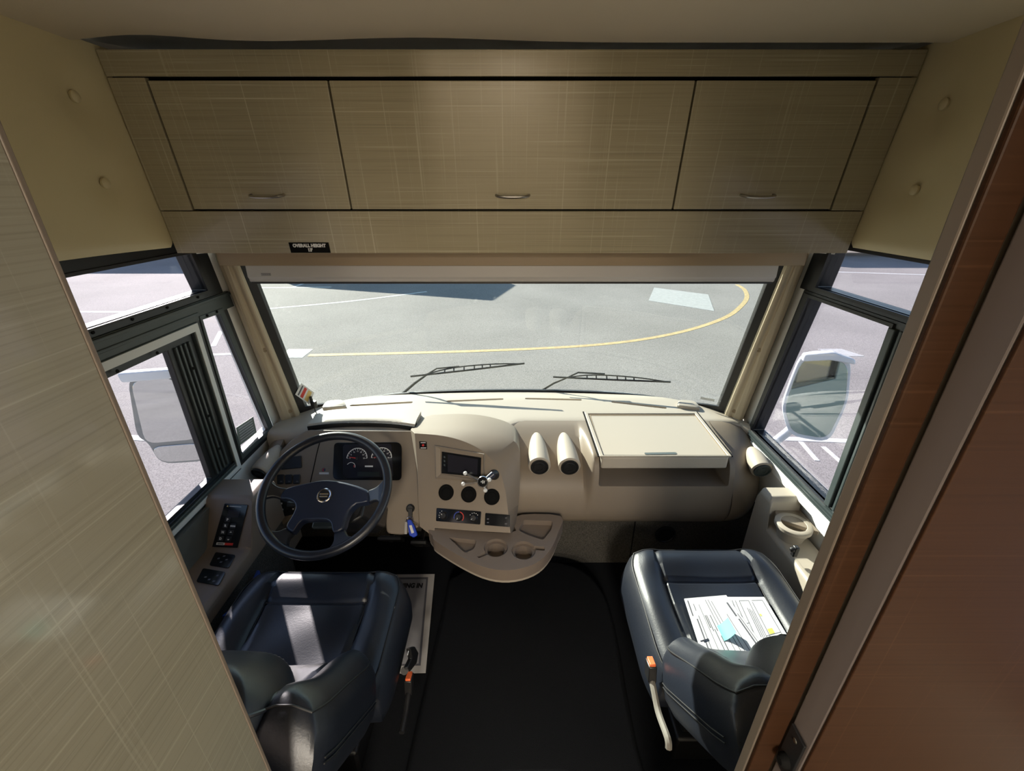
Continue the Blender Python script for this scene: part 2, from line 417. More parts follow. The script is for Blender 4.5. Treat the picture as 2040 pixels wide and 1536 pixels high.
# padded upper side panels with upholstery buttons
for side, nm, bt, ysag in ((-1, 'trim_1', [(160, 192), (220, 365)], .012), (1, 'trim_2', [(1870, 207), (1812, 378)], .0)):
    bpos = [onx(p, side * 1.115) for p in bt]
    NY, NZ = 70, 40; bm = NB(); rows = []
    for j in range(NZ + 1):
        row = []
        for i in range(NY + 1):
            f = i / NY; y = -.6 + f * 2.09
            zb = 1.63 + ysag * math.sin(math.pi * max(0, min(1, (y - .5) / 1.0))); z = zb + (2.158 - zb) * j / NZ
            d = 0
            for q in bpos:
                rr = math.hypot(y - q.y, z - q.z); d = max(d, .014 * math.exp(-(rr / .05) ** 2) + .006 * math.exp(-(rr / .12) ** 2))
            e = .012 * (1 - min(1, j / 2)) ** 2
            row.append(bm.verts.new((side * (1.115 + d + e), y, z)))
        rows.append(row)
    back = [[bm.verts.new((side * 1.19, v.co.y, v.co.z)) for v in rows[k]] for k in (0, -1)]
    for a, b in zip(rows, rows[1:]):
        for i in range(NY): bm.faces.new((a[i], a[i + 1], b[i + 1], b[i]))
    for i in range(NY):
        bm.faces.new((rows[0][i], back[0][i], back[0][i + 1], rows[0][i + 1])); bm.faces.new((rows[-1][i], rows[-1][i + 1], back[1][i + 1], back[1][i]))
        bm.faces.new((back[0][i], back[1][i], back[1][i + 1], back[0][i + 1]))
    bm.faces.new([r[-1] for r in rows] + [back[1][-1], back[0][-1]]); bm.faces.new([r[0] for r in rows] + [back[1][0], back[0][0]])
    tr = obj(nm, bm, 'pad', kind='structure')
    for q in bpos:
        lb = NB(); lathe(lb, (side * 1.131, q.y, q.z), (-side, 0, 0), [(0, .0145), (.005, .014), (.008, .010), (.0095, .003)], 24)
        obj('upholstery_button', lb, 'pad', tr)

# ------------------------------------------------------------------ windows
def quad(side, pts, x=1.2): return [(side * x, y, z) for y, z in pts]
def wframe(name, side, outer, inner, x0, x1, mat, parent=None, bevel=.004, **k):
    bm = ring(NB(), quad(side, outer, x0), quad(side, inner, x0), (side * (x1 - x0), 0, 0))
    return obj(name, bm, mat, parent, smooth=False, bevel=bevel, **k)
def pane(side, pts, parent, x=1.222):
    return obj('glass_pane', prism(NB(), quad(side, pts, x), (side * .004, 0, 0)), 'glass', parent, smooth=False)
def screws(side, pts, parent, x):
    for y, z in pts:
        obj('screw', lathe(NB(), (side * x, y, z), (-side, 0, 0), [(0, .006), (.002, .005)], 10), 'hole', parent)
# left, upper
o_ = [(-.35, 1.42), (1.785, 1.42), (1.742, 1.66), (-.35, 1.66)]
g1 = [(-.29, 1.447), (1.69, 1.447), (1.657, 1.59), (-.29, 1.59)]
w1 = wframe('window_1', -1, o_, g1, 1.19, 1.252, 'frame', kind='structure')
pane(-1, g1, w1)
screws(-1, [(1.18, 1.435), (1.32, 1.435), (1.47, 1.435), (1.63, 1.435)], w1, 1.189)
ring_ = ring(NB(), quad(-1, [(-.30, 1.44), (1.72, 1.44), (1.68, 1.60), (-.30, 1.60)], 1.185), quad(-1, g1, 1.185), (-.02, 0, 0)); obj('gasket', ring_, 'rubber', w1, smooth=False)
# left mid rail
bm = prism(NB(), quad(-1, [(-.35, 1.352), (1.825, 1.352), (1.812, 1.42), (-.35, 1.42)], 1.186), (-.05, 0, 0))
prism(bm, quad(-1, [(-.35, 1.372), (1.60, 1.372), (1.60, 1.384), (-.35, 1.384)], 1.182), (-.006, 0, 0))
prism(bm, quad(-1, [(-.35, 1.405), (1.815, 1.405), (1.812, 1.417), (-.35, 1.417)], 1.180), (-.008, 0, 0))
rail1 = obj('trim_3', bm, 'rail', kind='structure', smooth=False, bevel=.003)
# left, driver's sliding window
o2 = [(-.35, .69), (1.58, .69), (1.58, 1.352), (-.35, 1.352)]
i2 = [(-.31, .735), (1.552, .735), (1.552, 1.322), (-.31, 1.322)]
w2 = wframe('window_2', -1, o2, i2, 1.185, 1.252, 'rail', kind='structure')
obj('pale_channel', ring(NB(), quad(-1, [(-.32, .70), (1.578, .70), (1.578, 1.349), (-.32, 1.349)], 1.182), quad(-1, [(-.30, .72), (1.556, .72), (1.556, 1.322), (-.30, 1.322)], 1.182), (-.02, 0, 0)), 'alu', w2, smooth=False)
sash = ring(NB(), quad(-1, [(-.30, .735), (1.552, .735), (1.552, 1.322), (-.30, 1.322)], 1.196), quad(-1, [(-.24, .757), (1.42, .757), (1.42, 1.295), (-.24, 1.295)], 1.196), (-.025, 0, 0))
obj('sash', sash, 'frame', w2, smooth=False, bevel=.003)
bm = NB()
for k, y in enumerate((1.445, 1.468, 1.491, 1.514)):
    prism(bm, quad(-1, [(y, .757), (y + .010, .757), (y + .010, 1.295), (y, 1.295)], 1.188), (-.01, 0, 0))
obj('sash_rib', bm, 'rail', w2, smooth=False, bevel=.002)
bm = NB()
for z in (.742, .722):
    prism(bm, quad(-1, [(-.3, z - .004), (1.55, z - .004), (1.55, z + .004), (-.3, z + .004)], 1.186), (-.02, 0, 0))
obj('sill_track', bm, 'frame', w2, smooth=False)
screws(-1, [(1.2, 1.308), (1.36, 1.308), (1.49, 1.2), (1.49, 1.0), (1.49, .85)], w2, 1.184)
pane(-1, [(-.24, .757), (1.42, .757), (1.42, 1.295), (-.24, 1.295)], w2, 1.208)
# left, quarter window
o3 = [(1.58, .70), (1.882, .70), (1.772, 1.38), (1.58, 1.38)]
i3 = [(1.611, .748), (1.833, .740), (1.718, 1.347), (1.613, 1.351)]
w3 = wframe('window_3', -1, o3, i3, 1.187, 1.206, 'frame', kind='structure')
obj('gasket', ring(NB(), quad(-1, [(1.597, .725), (1.865, .72), (1.745, 1.365), (1.60, 1.368)], 1.183), quad(-1, i3, 1.183), (-.01, 0, 0)), 'rail', w3, smooth=False, bevel=.002)
pane(-1, i3, w3, 1.198)
screws(-1, [(1.64, 1.36), (1.70, 1.36)], w3, 1.182)
# right, upper
g4 = [(-.29, 1.458), (1.697, 1.458), (1.672, 1.61), (-.29, 1.61)]
w4 = wframe('window_4', 1, [(-.35, 1.435), (1.80, 1.435), (1.757, 1.66), (-.35, 1.66)], g4, 1.19, 1.252, 'frame', kind='structure')
pane(1, g4, w4)
obj('gasket', ring(NB(), quad(1, [(-.30, 1.447), (1.74, 1.447), (1.70, 1.62), (-.30, 1.62)], 1.184), quad(1, g4, 1.184), (.02, 0, 0)), 'rubber', w4, smooth=False)
# right, lower big window with dark rear sash
g5 = [(1.314, .722), (1.862, .722), (1.724, 1.412), (1.314, 1.412)]
w5 = wframe('window_5', 1, [(1.25, .68), (1.905, .68), (1.768, 1.435), (1.25, 1.435)], g5, 1.19, 1.252, 'frame', kind='structure')
pane(1, g5, w5)
obj('gasket', ring(NB(), quad(1, [(1.302, .705), (1.89, .705), (1.752, 1.424), (1.302, 1.424)], 1.184), quad(1, g5, 1.184), (.02, 0, 0)), 'rubber', w5, smooth=False)
bm = NB()
for z in (.714, .700, .688):
    prism(bm, quad(1, [(.5, z - .004), (1.87, z - .004), (1.87, z + .003), (.5, z + .003)], 1.176), (.02, 0, 0))
obj('sill_track', bm, 'rail', w5, smooth=False)
bm = prism(NB(), quad(1, [(1.285, .722), (1.312, .722), (1.312, 1.41), (1.285, 1.41)], 1.180), (.03, 0, 0))
prism(bm, quad(1, [(1.262, .722), (1.274, .722), (1.274, 1.41), (1.262, 1.41)], 1.184), (.03, 0, 0))
obj('sash', bm, 'rail', w5, smooth=False, bevel=.003)
g6 = [(-.30, .73), (1.22, .73), (1.22, 1.40), (-.30, 1.40)]
w6 = wframe('window_6', 1, [(-.35, .68), (1.25, .68), (1.25, 1.435), (-.35, 1.435)], g6, 1.19, 1.252, 'frame', kind='structure')
pane(1, g6, w6)
obj('sill_lip', prism(NB(), quad(1, [(.4, .64), (1.86, .64), (1.86, .678), (.4, .678)], 1.172), (.03, 0, 0)), 'white', w5, smooth=False, bevel=.004)
# windscreen
bm = NB(); rows = []
for i in range(49):
    x = -1.135 + 2.27 * i / 48
    rows.append([wsurf(x, .70), wsurf(x, .95), wsurf(x, 1.25), wsurf(x, 1.6), wsurf(x, 1.6) + V((0, .006, 0)), wsurf(x, 1.25) + V((0, .006, 0)), wsurf(x, .95) + V((0, .006, 0)), wsurf(x, .70) + V((0, .006, 0))])
loft(bm, rows); w7 = obj('window_7', bm, 'windshield', kind='structure')
for sd_ in (-1, 1):
    bm = NB(); secs = []
    for k in range(11):
        z = .70 + .9 * k / 10
        a, b = wsurf(sd_ * 1.088, z), wsurf(sd_ * 1.116, z) + V((0, .012, 0))
        secs.append([a + V((0, -.004, 0)), b + V((0, -.012, 0)), b + V((0, .03, 0)), a + V((0, .02, 0))])
    loft(bm, secs); obj('gasket', bm, 'rubber', w7)
bm = NB(); secs = []
for i in range(45):
    x = -1.10 + 2.2 * i / 44; e = max(0, (abs(x) - .95) / .15); zt = .724 + .018 * min(1, e * 2) + .03 * e * e
    a = wsurf(x, .70); b = wsurf(x, zt)
    secs.append([a + V((0, -.004, 0)), b + V((0, -.004, 0)), b + V((0, .012, 0)), a + V((0, .012, 0))])
loft(bm, secs); obj('gasket', bm, 'rubber', w7)

# A-pillar trims with screws
for side, nm in ((-1, 'trim_4'), (1, 'trim_5')):
    O0, O1 = V((side * 1.172, 1.935, .725)), V((side * 1.172, 1.765, 1.60))
    I0, I1 = V((side * 1.112, 2.005, .725)), V((side * 1.112, 1.775, 1.60))
    def sec(t):
        o, i = O0.lerp(O1, t), I0.lerp(I1, t); d = (i - o)
        n = V((-side * .7, -.6, 0)).normalized()
        return [o, o + d * .12 + n * .014, o + d * .42 + n * .016, o + d * .5 + n * .008, o + d * .62 + n * .008, o + d * .72 + n * .018, o + d * .92 + n * .014, i, i + V((0, .03, 0)), o + V((side * .03, .04, 0))]
    tr = obj(nm, loft(NB(), [sec(0), sec(.02), sec(.5), sec(1)]), 'pillar', kind='structure', smooth=False, bevel=.003)
    for t in (.06, .47, .93):
        o, i = O0.lerp(O1, t), I0.lerp(I1, t); n = V((-side * .7, -.6, 0)).normalized(); q = o + (i - o) * .56 + n * .0085
        obj('screw', lathe(NB(), q, n, [(0, .011), (.003, .010), (.0031, .006), (.001, .005)], 14), 'valance', tr)

# added fill lights in bezels, out of view behind the viewer, brighten the interior
def fill_lamp(x, y, watts, lbl):
    t = thing('fill_light', (x, y, 2.135), lbl, 'added fill light', 'added fill lights')
    obj('bezel', lathe(NB(), (x, y, 2.154), (0, 0, -1), [(0, .17), (.014, .165), (.018, .15), (.012, .145), (.0119, .0005)], 32), 'white', t)
    ld_ = bpy.data.lights.new('lamp', 'AREA'); ld_.shape = 'DISK'; ld_.size = .28; ld_.energy = watts; ld_.color = (1, .90, .76)
    lo = bpy.data.objects.new('lamp', ld_); COL.objects.link(lo); lo.parent = t; lo.location = (0, 0, .0)
fill_lamp(0, -1.25, 42, 'round fill light added behind the viewer, nearer the cockpit')
fill_lamp(0, -2.15, 42, 'round fill light added at the back of the aisle')

# partitions at the edge of the aisle
YP = .40; XL = -1.02 * YP
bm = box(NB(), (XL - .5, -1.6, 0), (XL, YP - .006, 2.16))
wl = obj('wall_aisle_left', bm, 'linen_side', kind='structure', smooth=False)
bm = box(NB(), (XL - .5, YP - .0055, 0), (XL + .0015, YP, 2.16))
obj('edge_strip', bm, 'edge', wl, smooth=False, bevel=.001)
XR = .937 * YP
bm = box(NB(), (XR, .383, 0), (XR + .6, .400, 2.16))
wr = obj('wall_aisle_right', bm, 'edge', kind='structure', smooth=False, bevel=.002)
obj('jamb_face', box(NB(), (XR + .001, .376, 0), (XR + .0345, .383, 2.16)), 'brown_front', wr, smooth=False, bevel=.002)
d1 = obj('door_1', box(NB(), (.412, .3385, 0), (1.1, .3755, 2.16)), 'stile', kind='structure', smooth=False, bevel=.002)
obj('door_face', box(NB(), (.4125, .334, 0), (1.1, .338, 2.16)), 'brown_front', d1, smooth=False, bevel=.001)
# latch strike on the jamb
LZ = 1.05
la = obj('latch_plate', prism(NB(), [(.4105, .342, LZ - .05), (.4105, .372, LZ - .05), (.4105, .372, LZ + .045), (.4105, .342, LZ + .045)], (-.004, 0, 0)), 'black', d1, smooth=False, bevel=.001)
obj('latch_bolt', lathe(NB(), (.4065, .357, LZ - .02), (-1, 0, 0), [(0, .011), (.006, .010), (.010, .006)], 16), 'hole', la)
obj('screw', lathe(NB(), (.4065, .357, LZ + .03), (-1, 0, 0), [(0, .004), (.001, .003)], 10), 'steel', la)

# ================================================================== OVERHEAD CABINET
CP = V((0, 1.49, 1.62)); CU = V((0, -.07, .53)).normalized(); CN = V((0, -.53, -.07)).normalized()
def cab(x, z, out=0.0):
    t = (z - 1.62) / CU.z; return V((x, 0, 0)) + CP + CU * t + CN * out
cabt = thing('overhead_cabinet', (0, 1.65, 1.62), 'wide overhead cabinet in beige linen laminate above the windscreen', 'cabinet')
bm = prism(NB(), [cab(-1.113, 1.625, -.022), cab(-1.113, 2.14, -.022), V((-1.113, 1.68, 2.14)), V((-1.113, 1.80, 1.72)), V((-1.113, 1.80, 1.70)), V((-1.113, 1.76, 1.625))], (2.226, 0, 0))
obj('carcass', bm, 'hole', cabt, smooth=False)
def cpanel(name, x0, x1, z0, z1, parent=None, out=0.0, th=.018, mat='linen_front', bev=.0015):
    q = [cab(x0, z0, out - th), cab(x1, z0, out - th), cab(x1, z1, out - th), cab(x0, z1, out - th)]
    return obj(name, prism(NB(), q, CN * th), mat, parent or cabt, smooth=False, bevel=bev)
cpanel('top_rail', -1.113, 1.113, 2.087, 2.146)
cpanel('bottom_rail', -1.113, 1.113, 1.612, 1.742)
cpanel('side_stile', -1.113, -1.010, 1.7445, 2.085)
cpanel('side_stile', 1.010, 1.113, 1.7445, 2.085)
for x0, x1, hx in ((-1.003, -.510, -.758), (-.504, .504, .002), (.510, 1.003, .761)):
    d = cpanel('door', x0, x1, 1.748, 2.078, out=.001, th=.019)
    P = [cab(hx - .050, 1.7895, .0), cab(hx - .050, 1.7895, .012), cab(hx - .042, 1.7885, .022), cab(hx - .02, 1.787, .026), cab(hx + .02, 1.787, .026), cab(hx + .042, 1.7885, .022), cab(hx + .050, 1.7895, .012), cab(hx + .050, 1.7895, .0)]
    obj('handle', tube(NB(), smooth_open(P, 3), .0042, 8), 'steel', d)
obj('bottom_board', box(NB(), (-1.10, 1.50, 1.612), (1.10, 1.72, 1.624)), 'valance', cabt, smooth=False)
sg = thing('height_sign', cab(-.667, 1.606), 'black OVERALL HEIGHT sign stuck on the cabinet rail above the windscreen', 'sign')
plq = obj('plaque', prism(NB(), [cab(-.733, 1.614, .001), cab(-.602, 1.614, .001), cab(-.602, 1.647, .001), cab(-.733, 1.647, .001)], CN * .0012), 'hole', sg, smooth=False)
textmesh('lettering', 'OVERALL HEIGHT', .0145, cab(-.667, 1.637, .0028), (1, 0, 0), CU, 'whiteink', sg, bold=.0009, sx=.93)
textmesh('lettering', "13'", .0135, cab(-.667, 1.623, .0028), (1, 0, 0), CU, 'whiteink', sg, bold=.0009)

# roller shade in its case under the valance
sh = thing('roller_shade', (0, 1.76, 1.46), 'grey roller shade case across the top of the windscreen', 'shade')
obj('valance', box(NB(), (-1.14, 1.725, 1.535), (1.14, 1.745, 1.622)), 'valance', sh, smooth=False, bevel=.003)
secs = []
for x in (-1.055, 1.055):
    secs.append([(x, 1.752, 1.545), (x, 1.750, 1.488), (x, 1.756, 1.479), (x, 1.757, 1.470), (x, 1.765, 1.465), (x, 1.80, 1.467), (x, 1.805, 1.545)])
obj('shade_case', loft(NB(), secs), 'shade', sh, smooth=False, bevel=.002)
obj('bottom_bar', box(NB(), (-1.05, 1.762, 1.459), (1.05, 1.79, 1.466)), 'black', sh, smooth=False)
bm = ring(NB(), [(-.998, 1.7495, 1.494), (-.960, 1.7495, 1.494), (-.960, 1.7495, 1.503), (-.998, 1.7495, 1.503)], [(-.9965, 1.7495, 1.4955), (-.9615, 1.7495, 1.4955), (-.9615, 1.7495, 1.5015), (-.9965, 1.7495, 1.5015)], (0, .002, 0))
for k in range(4): box(bm, (-.993 + k * .008, 1.7495, 1.4968), (-.988 + k * .008, 1.752, 1.5003))
obj('maker_plate', bm, 'ink', sh, smooth=False)

# ================================================================== DASHBOARD
dash = thing('dashboard', (0, 2.0, .33), 'wide beige moulded dashboard beneath the windscreen', 'dashboard')
def sst(a, b, x): t = max(0, min(1, (x - a) / (b - a))); return t * t * (3 - 2 * t)
def dtop(x, y): return .735 + .004 * math.sin(max(0, min(1, (y - 1.6) / .6)) * math.pi) - .020 * sst(2.18, 2.32, y)
# top moulding: closed slab from the windscreen back towards the cabin
bm = NB(); secs = []
NX = 72
for i in range(NX + 1):
    x = -1.185 + 2.37 * i / NX
    yw = min(wbase(x) - .006, 2.33); yf = min(1.80 + .10 * sst(-.10, .06, x), yw - .04)
    ys = [yf, yf + .006, yf + .016, yf + .032] + [yf + .036 + (yw - yf - .036) * k / 12 for k in range(1, 13)]; dz = [.034, .018, .006, .001] + [0] * 12
    top = [V((x, y, dtop(x, y) - d)) for y, d in zip(ys, dz)]
    bot = [V((x, y, .665)) for y in ys[::-1]]
    secs.append(top + bot)
loft(bm, secs)
dt = obj('dash_top', bm, 'dash', dash)
cb = NB()
slots = [((697, 808), (822, 801)), ((890, 799), (1003, 794)), ((1046, 793), (1159, 796)), ((1218, 800), (1328, 813))]
for a, b in slots:
    A, B = onz(a, .737), onz(b, .737); d = (B - A).normalized(); s = V((-d.y, d.x, 0)) * .011
    q = rounded([A - s, B - s, B + s, A + s], .012); prism(cb, [V((p.x, p.y, .712)) for p in q], (0, 0, .06))
cut(dt, cb)
for a, b in slots:
    A, B = onz(a, .737), onz(b, .737); d = (B - A).normalized(); s = V((-d.y, d.x, 0)) * .009
    g = NB(); q = [A - s, B - s, B + s, A + s]; prism(g, [V((p.x, p.y, .708)) for p in q], (0, 0, .012))
    obj('defroster_slot', g, 'hole', dash, smooth=False)
for pts in ([(640, 818), (650, 803), (684, 800), (692, 814)], [(1347, 812), (1352, 800), (1384, 803), (1397, 818)]):
    q = [onz(p, .74) for p in pts]; c = sum(q, V((0, 0, 0))) / 4
    bm = NB(); loft(bm, [[V((p.x, p.y, .732)) for p in rounded(q, .03)], [V((p.x, p.y, .752)) for p in rounded(q, .03)], [c + (V((p.x, p.y, .758)) - c) * .9 for p in rounded(q, .03)]])
    obj('sensor_bump', bm, 'dash', dash, bevel=.003)

# passenger fascia: bulging loft, squarer around the table lid
PA = [(1.93, .737), (1.88, .730), (1.80, .706), (1.70, .664), (1.62, .60), (1.58, .52), (1.575, .44), (1.605, .375), (1.67, .345)]
PB = [(1.93, .737), (1.80, .736), (1.70, .733), (1.62, .722), (1.582, .665), (1.566, .55), (1.568, .45), (1.605, .372), (1.67, .345)]
def fasc(x, ys=0.0):
    f = sst(.325, .365, x) * (1 - sst(.985, 1.0, x)); P = [V((0, a[0] * (1 - f) + b[0] * f + ys, a[1] * (1 - f) + b[1] * f)) for a, b in zip(PA, PB)]
    P = smooth_open(P, 4)
    return [V((x, p.y, p.z)) for p in P] + [V((x, 1.90, .345)), V((x, 1.93, .40))]
xs = [-.06 + .385 * k / 20 for k in range(21)] + [.335 + .005 * k for k in range(8)] + [.375 + .6 * k / 14 for k in range(15)] + [.98, .985, .99, .997]
fa = obj('passenger_fascia', loft(NB(), [fasc(x) for x in sorted(set(xs))]), 'dash_shaded', dash)
cut(fa, prism(NB(), rounded([(.385, 1.45, .602), (.962, 1.45, .602), (.962, 1.45, .80), (.385, 1.45, .80)], .012), (0, .31, 0)))
secs = []
for k in range(13):
    x = 1.002 + .186 * k / 12; secs.append(fasc(x, .012 * (k / 12) + .11 * (k / 12) ** 2.5))
obj('end_cap', loft(NB(), secs), 'dash_shaded', dash)
secs = []
for k in range(13):
    x = -1.188 + .085 * k / 12; t = 1 - k / 12; secs.append(fasc(x, .0 + .11 * t ** 2.5))
obj('end_cap', loft(NB(), secs), 'dash_shaded', dash)
# table lid
q = [(.392, 1.59), (.950, 1.592), (.958, 2.0), (.388, 2.0)]
ld = obj('table_lid', prism(NB(), rounded([V((x, y, .682)) for x, y in q], .012), (0, 0, .058)), 'dash', dash, bevel=.006, seg=3)
bm = ring(NB(), [V((x, y, .737)) for x, y in ((.376, 1.60), (.968, 1.60), (.976, 2.022), (.372, 2.022))], [V((x, y, .737)) for x, y in ((.395, 1.61), (.948, 1.61), (.954, 1.998), (.392, 1.998))], (0, 0, .0042)); obj('lid_gap', bm, 'hole', ld, smooth=False)
o = [V((x, y, .7395)) for x, y in ((.383, 1.593), (.960, 1.595), (.968, 2.014), (.379, 2.014))]
i = [V((x, y, .7395)) for x, y in ((.400, 1.600), (.944, 1.602), (.951, 1.99), (.396, 1.99))]
obj('lid_rim', ring(NB(), o, i, (0, 0, .007)), 'dash', ld, smooth=False, bevel=.003, seg=3)
o = [V((x, y, .7402)) for x, y in ((.402, 1.602), (.942, 1.604), (.949, 1.988), (.398, 1.988))]
i = [V((x, y, .7402)) for x, y in ((.402, 1.602), (.942, 1.604), (.946, 1.978), (.406, 1.978))]
obj('lid_groove', ring(NB(), o, [p + V((0, 0, 0)) for p in i], (0, 0, .0015)), 'valance', ld, smooth=False)
bm = NB(); A, B = onz((1284, 904), .7405), onz((1348, 903), .7405)
prism(bm, rounded([A + V((0, -.008, 0)), B + V((0, -.008, 0)), B + V((0, .008, 0)), A + V((0, .008, 0))], .008), (0, 0, .001)); obj('pull_slot', bm, 'gold', ld, smooth=False)

# air vent pods
def vent_pod(A, B, r, mat='black'):
    A, B = V(A), V(B); ax = (B - A); L = ax.length; ax.normalize()
    prof = [(0, r * .93), (.004, r)] + [(L * k / 14, r * math.sqrt(max(0, 1 - (k / 14) ** 1.9)) if k < 14 else .001) for k in range(1, 15)]
    p = obj('vent_pod', lathe(NB(), A, ax, prof), 'dash', dash)
    n = -ax
    v = NB(); lathe(v, A - ax * .001, n, [(-.004, r * .80), (.006, r * .80), (.006, r * .70), (.001, r * .68), (.001, .0005)]); vo = obj('vent_outlet', v, mat, p)
    v = NB(); lathe(v, A, n, [(.001, r * .55), (.004, r * .5), (.005, r * .2), (.004, .0005)]); obj('vent_disc', v, 'rubber' if mat == 'black' else mat, vo)
    e1 = n.orthogonal().normalized(); e2 = n.cross(e1)
    v = NB(); arc(v, A + n * .0052, e1, e2, r * .36, 20, 250, r * .1, .002, 16); obj('vent_vane', v, mat, vo)
vent_pod((.123, 1.615, .676), (.120, 1.86, .705), .050)
vent_pod((.258, 1.615, .674), (.252, 1.86, .705), .050)
vent_pod((1.130, 1.625, .650), (1.135, 1.76, .685), .046, 'rail')
vent_pod((-1.140, 1.615, .640), (-1.115, 1.78, .685), .042)

# instrument panel plane
IP = V((0, 1.78, .74)); IU = V((0, .28, .337)).normalized(); IN = V((0, -.337, .28)).normalized()
def ip(p, lift=0): return onp(p, IP + IN * lift, IN)
out = [(612, 856), (824, 858), (833, 960), (836, 1049), (804, 1066), (770, 1063), (764, 986), (600, 990), (575, 1035), (545, 1062), (516, 1050), (515, 985), (530, 935), (552, 905), (580, 876)]
q = [ip(p) for p in out]
ipn = obj('instrument_panel', prism(NB(), rounded(q, .02), -IN * .09), 'dash_shaded', dash, bevel=.006, seg=3)
b2 = NB(); prism(b2, [(-.98, 1.82, .36), (-.44, 1.82, .36), (-.44, 1.95, .36), (-.98, 1.95, .36)], (0, 0, .35)); obj('dash_core', b2, 'black', dash, smooth=False)
# seam lines on the panel
for pts in ([(641, 868), (632, 900), (621, 950), (612, 985)],):
    obj('panel_seam', tube(NB(), smooth_open([ip(p, .0) for p in pts], 4), .0022, 6), 'hole', ipn)
# hood
hq = [(612, 851), (660, 845), (720, 843), (780, 845), (826, 851)]
front = [onz(p, .760) for p in hq]
secs = []
for p in smooth_open(front, 4):
    secs.append([p, p + V((0, .012, .010)), p + V((0, .06, .012)), p + V((0, .16, .002)), p + V((0, .16, -.03)), p + V((0, .03, -.03)), p + V((0, .004, -.012))])
hd = obj('instrument_hood', loft(NB(), secs), 'dash', dash)
secs = []
for p in smooth_open(front, 4):
    p = p + V((0, -.001, .003)); secs.append([p, p + V((0, .003, -.030)), p + V((0, .05, -.030)), p + V((0, .05, 0))])
obj('hood_lining', loft(NB(), secs), 'black', hd)

def rr(x0, y0, x1, y1): return [(x0, y0), (x1, y0), (x1, y1), (x0, y1)]
cl = obj('instrument_cluster', plate(NB(), [(666, 882), (795, 881), (801, 890), (800, 957), (668, 956), (663, 948)], IP, IN, .004, 0, .02), 'gloss', dash, bevel=.002)
bz = obj('gauge_face', plate(NB(), [(684, 886), (780, 885), (784, 950), (690, 953), (683, 945)], IP, IN, .003, .004, .012), 'screen', cl, bevel=.001)
e1, e2 = V((1, 0, 0)), IU
gc1, gc2, gc3 = ip((711, 913), .0075), ip((760, 912), .0075), ip((699, 930), .0075)
for c, r, a0, a1, nums in ((gc1, .047, 0, 180, ['0', '5', '10', '15', '20', '25', '30']), (gc2, .047, 0, 180, ['0', '10', '30', '50', '70', '90'])):
    g = NB(); arc(g, c, e1, e2, r, a0, a1, .0035, .001)
    go = obj('gauge', g, 'whiteink', bz, smooth=False)
    g = NB(); N = len(nums)
    for k in range(2 * N - 1):
        t = R(180 - 180 * k / (2 * N - 2)); d = e1 * math.cos(t) + e2 * math.sin(t); w = e1 * -math.sin(t) + e2 * math.cos(t)
        prism(g, [c + d * (r - .008) + w * .0007, c + d * r + w * .0007, c + d * r - w * .0007, c + d * (r - .008) - w * .0007], IN * .0012)
    obj('tick_marks', g, 'whiteink', go, smooth=False)
    for k, s_ in enumerate(nums):
        t = R(180 - 180 * k / (N - 1)); d = e1 * math.cos(t) + e2 * math.sin(t)
        textmesh('numeral', s_, .009, c + d * (r - .0145), e1, e2, 'whiteink', go)
    t = R(172 if c is gc1 else 178); d = e1 * math.cos(t) + e2 * math.sin(t); w = e1 * -math.sin(t) + e2 * math.cos(t)
    g = NB(); prism(g, [c - w * .0025, c + w * .0025, c + d * .036 + w * .0008, c + d * .036 - w * .0008], IN * .003); obj('needle', g, 'red', go, smooth=False)
    g = NB(); disc(g, c, IN, .006, .004, 16); obj('needle_cap', g, 'black', go)
g = NB(); arc(g, gc3, e1, e2, .020, -10, 150, .0025, .001); go = obj('gauge', g, 'whiteink', bz, smooth=False)
g = NB(); arc(g, gc3, e1, e2, .015, -10, 30, .004, .001, 8); obj('red_zone', g, 'red', go, smooth=False)
obj('display', plate(NB(), rr(712, 940, 756, 949), IP, IN, .001, .0072), 'lcd', bz, smooth=False)
obj('display_bar', plate(NB(), rr(727, 927.5, 743, 930.5), IP, IN, .001, .0072), 'whiteink', bz, smooth=False)
obj('switch_block', plate(NB(), [(557, 913), (601, 908), (602, 932), (560, 936)], IP, IN, .006, 0, .006), 'black', dash, bevel=.002)
bk = NB()
for x0 in (553, 569, 585):
    ro = obj('rocker_switch', plate(NB(), [(x0, 946), (x0 + 14, 945), (x0 + 13, 964), (x0, 965)], IP, IN, .008, 0, .006), 'black', dash, bevel=.003)
    obj('switch_symbol', plate(NB(), rr(x0 + 5, 958, x0 + 9, 960.5), IP, IN, .0005, .0083), 'ink', ro, smooth=False)
hl = obj('headlight_switch', plate(NB(), [(553, 991), (587, 988), (588, 1024), (560, 1030)], IP, IN, .006, 0, .008), 'black', dash, bevel=.002)
lathe_ = lathe(NB(), ip((574, 1007), .006), IN, [(0, .017), (.012, .015), (.014, .010)], 20); obj('knob', lathe_, 'rubber', hl)
for p in ((561, 1003), (563, 1015), (583, 1002), (584, 1014)):
    obj('switch_symbol', plate(NB(), rr(p[0] - 1.5, p[1] - 1.5, p[0] + 1.5, p[1] + 1.5), IP, IN, .0006, .0062), 'whiteink', hl, smooth=False)
bg_ = obj('badge', plate(NB(), rr(636, 941, 655, 945), IP, IN, .0008, .0004), 'whiteink', dash, smooth=False)
g = NB(); disc(g, ip((645, 936), .0004), IN, .0085, .0008, 20); obj('badge_disc', g, 'gloss', bg_)
g = NB(); arc(g, ip((645, 936), .0013), e1, e2, .005, 60, 290, .003, .0006, 14); obj('badge_ring', g, 'red', bg_, smooth=False)
ig = obj('ignition_lock', lathe(NB(), ip((818, 1013)), IN, [(0, .019), (.012, .018), (.016, .013), (.0161, .004)], 24), 'rubber', dash)

